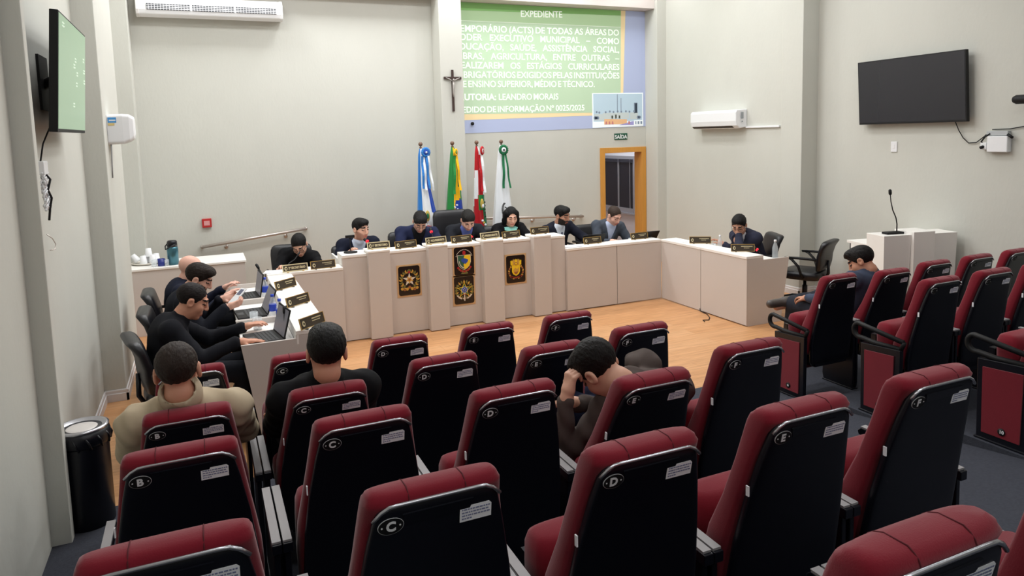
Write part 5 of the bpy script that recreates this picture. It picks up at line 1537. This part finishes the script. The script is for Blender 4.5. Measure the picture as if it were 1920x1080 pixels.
    if tie is not None:
        b = MB(); pts = []
        for t_ in (.90, .86, .78, .66, .54, .42):
            q_ = B(0, .139 + belly * .8 if t_ < .85 else .112, t_); pts.append((q_, .016 if t_ == .90 else (.011 if t_ == .86 else .014 + .03 * (.8 - t_))))
        b.loft([[tuple(c + rt * a + fw * e) for a, e in ((-w_, 0), (-w_ * .3, .006), (w_ * .3, .006), (w_, 0), (0, -.012))] for c, w_ in pts], smooth=False)
        b.build('tie', cmat('tie', tie, rough=.6), body)
    if scarf is not None:
        g = Field(N - .25, N + .25, .009)
        for a in range(0, 360, 30):
            a0, a1 = R(a), R(a + 30)
            g.cone(B(.082 * math.cos(a0), .075 * math.sin(a0) + .0, .99), B(.082 * math.cos(a1), .075 * math.sin(a1), .99), .032, .032, .02)
        g.cone(B(-.03, .10, .96), B(-.01, .135, .70), .036, .030, .03); g.cone(B(.035, .10, .96), B(.03, .135, .74), .032, .026, .03)
        X, Y, Z = g.grid(); g.D += (.004 * np.sin(X * 120 + Z * 60) * np.sin(Z * 95)).astype(np.float32)
        Vs, Fs = g.mesh(); field_obj('scarf', Vs, Fs, [cmat('scarf', scarf, rough=.9, spec=.1)], None, body)
    if glasses:
        b = MB()
        for s in (-1, 1):
            b.tube([tuple(hp(s * .034 + .024 * math.cos(2 * PI * i / 16), .101, .006 + .017 * math.sin(2 * PI * i / 16))) for i in range(16)], .0022, 6, closed=True)
            b.tube([tuple(hp(s * .058, .099, .010)), tuple(hp(s * .080, .04, .012)), tuple(hp(s * .082, -.01, .004))], .002, 6)
        b.tube([tuple(hp(-.010, .102, .010)), tuple(hp(.010, .102, .010))], .002, 6)
        b.build('glasses', M_blackmat, body)
    if pin is not None:
        b = MB(); c_ = B(-.11, .148, .78); b.sphere(tuple(c_), .016, 10); b.tube([tuple(c_), tuple(c_ + rt * .012 - u * .04)], .007, 6); b.tube([tuple(c_), tuple(c_ - rt * .012 - u * .038)], .007, 6)
        b.build('lapel_ribbon', cmat('ribbon', pin, rough=.6), body)
    return body
HAIRD = (24, 20, 20); HAIRB = (52, 36, 28)
SUIT = 'councillors seated at the desks'
# councillors behind the centre desks (facing the audience)
person('woman in black with glasses bowing over a microphone at the left low desk', (-4.454, .80, 1.00), (-14, 40, 6), (-4.51, 1.03, .53), 178, [(-4.30, .48, .80), (-4.70, .50, .80)], top='plain', jacket=(14, 14, 17), hair=HAIRD, style='bun', glasses=True, skin=(206, 160, 138), shoulder=.165, hs=1.04, collar_h=-.02)
person('young man in a dark suit and open pale shirt speaking into a microphone', (-3.72, .90, 1.115), (28, 8, 0), (-3.74, 1.14, .54), 182, [(-3.52, .66, .86), (-3.92, .68, .86)], jacket=(24, 28, 44), shirt=(206, 216, 236), hair=HAIRD, style='full', beard=(170, 124, 106), skin=(212, 164, 142))
person('bowed man with glasses and navy jacket over a black sweater', (-2.995, .84, 1.155), (-8, 44, -4), (-3.03, 1.12, .60), 178, [(-2.80, .55, .90), (-3.22, .55, .90)], top='suit', jacket=(32, 38, 66), shirt=(18, 18, 22), hair=HAIRD, style='full', glasses=True, beard=(164, 126, 112), skin=(206, 158, 136), shoulder=.205)
person('bowed man in a charcoal jacket and blue shirt on the high black chair', (-2.364, .84, 1.13), (-4, 46, 4), (-2.37, 1.14, .58), 180, [(-2.16, .56, .90), (-2.58, .56, .90)], jacket=(30, 32, 38), shirt=(92, 104, 168), hair=(40, 34, 32), style='short', beard=(186, 142, 126), skin=(220, 172, 152))
person('woman with long black hair, a teal scarf and a black coat', (-1.735, .90, 1.125), (-10, 22, 0), (-1.73, 1.14, .55), 180, [(-1.54, .58, .90), (-1.92, .58, .90)], top='plain', jacket=(14, 14, 17), hair=(16, 14, 16), style='long', scarf=(150, 216, 206), skin=(226, 176, 152), shoulder=.165, hs=1.0, collar_h=-.05)
person('bearded man in a dark suit and tie leaning on his left forearm', (-1.035, .80, 1.10), (20, 16, 6), (-1.03, 1.02, .52), 190, [(-.62, .52, .735), (-1.28, .62, .78)], jacket=(26, 28, 40), shirt=(226, 232, 242), tie=(62, 70, 100), hair=HAIRD, style='full', beard=(44, 34, 30), skin=(186, 136, 112))
person('man in a grey jacket and pale blue open shirt looking down', (-.245, .75, 1.045), (14, 34, 4), (-.30, .98, .52), 176, [(-.06, .52, .735), (-.47, .50, .735)], jacket=(70, 76, 86), shirt=(196, 208, 236), hair=(92, 72, 60), style='receding', skin=(226, 176, 156))
# right wing (facing -x)
person('man in a dark suit resting his chin on his fist at the right wing desk', (.60, -.775, 1.01), (34, 30, 0), (.85, -.76, .52), 90, [(.52, -.60, .75), (.545, -.83, .895)], jacket=(44, 46, 62), shirt=(222, 226, 236), hair=HAIRD, style='short', skin=(188, 138, 114), glasses=True, curl=(.5, 1.1), elbows=[None, (.42, -.99, .735, 1)], hdir=[None, (.25, .5, 1)], palm=[None, (.8, .3, -.2)])
# left wing (facing +x)
person('man in black leaning over, one hand on the nearest left laptop', (-5.56, -1.95, 1.05), (2, 26, 0), (-5.68, -2.0, .54), -90, [(-5.22, -1.78, .76), (-5.285, -2.21, .765)], top='plain', jacket=(20, 21, 27), hair=(40, 28, 28), style='crew', skin=(208, 150, 124), h=.0075, hunch=.03, belly=.02, curl=(.4, .12), hdir=[None, (1, .12, -.05)], collar_h=-.01, hs=1.08)
person('brown-haired bearded man in a dark jacket looking at a phone in his hands', (-5.515, -1.15, 1.065), (-8, 30, 0), (-5.66, -1.17, .54), -90, [(-5.36, -1.10, .86), (-5.33, -1.42, .85)], top='plain', jacket=(22, 24, 32), hair=HAIRB, style='full', beard=(70, 48, 38), skin=(216, 166, 146), h=.0075, curl=(.6, .6), hdir=[(1, -.2, .15), (1, .25, .2)], palm=[(0, -.8, .6), (0, .8, .6)], collar_h=-.02)
person('bald man in a dark jacket at the farthest left desk', (-5.585, -.36, 1.025), (-6, 18, 0), (-5.66, -.36, .53), -90, [(-5.32, -.15, .76), (-5.32, -.58, .76)], top='plain', jacket=(24, 28, 44), hair=None, skin=(222, 172, 154), collar_h=-.02)
# audience (facing the stage)
person('man in a beige jacket seen from behind at the left', (-5.586, -4.39, 1.262), (-4, 4, -3), (-5.56, -4.02, TZ[1] + .53), 0, [(-5.74, -3.74, .78), (-5.36, -3.72, .78)], floor=TZ[1], neck=(-5.572, -4.36, 1.115), jacket=(188, 172, 146), top='plain', hair=(70, 54, 46), style='crew', skin=(206, 148, 122), h=.0065, shoulder=.188, hs=1.06, collar_h=.05, sh_drop=.06, trousers=(44, 48, 60), wrinkle=.007, elbows=[(-5.80, -4.14, .86, 1), (-5.34, -4.12, .86, 1)], sw=1.02, belly=.01)
person('man in black with short dark hair seen from behind', (-4.975, -4.36, 1.240), (-6, 4, 2), (-4.99, -4.02, TZ[1] + .53), 0, [(-5.16, -3.70, .76), (-4.80, -3.70, .76)], floor=TZ[1], neck=(-4.985, -4.34, 1.10), jacket=(16, 16, 19), top='plain', hair=(24, 20, 19), style='short', skin=(208, 150, 124), h=.0065, shoulder=.178, sh_drop=.05, collar_h=-.01, elbows=[(-5.185, -4.11, .85, 1), (-4.78, -4.11, .85, 1)], sw=1.05)
person('man in a dark brown leather jacket bowed with his head on his fist', (-3.895, -4.955, 1.165), (8, 52, -22), (-3.65, -4.75, TZ[2] + .53), 0, [(-4.050, -4.93, 1.045), (-3.91, -4.73, .935)], floor=TZ[2], neck=(-3.69, -5.00, 1.055), jacket=(80, 70, 66), top='plain', hair=(30, 24, 22), style='full', skin=(214, 164, 140), h=.006, shoulder=.175, collar_h=.035, curl=(1.25, .9), elbows=[(-4.06, -4.91, .785, 1), (-3.60, -4.70, .84, 1)], hdir=[(.25, .05, 1), (-.7, .8, -.2)], palm=[(.9, .15, -.25), (0, -.3, -1)], trousers=(32, 38, 62), wrinkle=.008, hs=1.10, sw=.80, sh_drop=.04, extra=(((-3.59, -4.84, 1.105), (.09, .09, .065)), ((-3.64, -4.97, 1.07), (.07, .06, .05))))
person('man in a dark blue jacket with a crossed leg, front row of the right block', (-.318, -3.31, 1.04), (30, 34, 8), (-.34, -3.16, TZ[0] + .50), 0, [(-.50, -2.92, .66), (-.20, -2.92, .66)], floor=TZ[0], neck=(-.29, -3.36, .92), jacket=(62, 70, 88), top='plain', hair=(26, 20, 20), style='full', skin=(196, 142, 116), h=.0075, shoulder=.20, collar_h=.0, trousers=(44, 46, 54), shoes=(74, 66, 62), knees=[(-.45, -2.70, .55), (-.10, -2.70, .58)], ankles=[(-.44, -2.62, .12), (-.46, -2.64, .565)], toes=[(0, 1, -.1), (-1, .15, -.02)])
# phone / paper held by the brown-haired man
t = thing('phone', 'pale phone in a clear case held by the brown-haired man', 'phone', (-5.225, -1.26, .905), R(-60))
T = Matrix.Rotation(R(38), 4, 'X')
MB().box(-.04, .04, -.085, .085, -.005, .005, 0, T).build('case', M_white, t, bevel=.003)
MB().box(-.024, .024, .01, .07, .005, .0065, 0, T).build('rear_panel', mat('phone_grey', (92, 96, 120), .3), t)
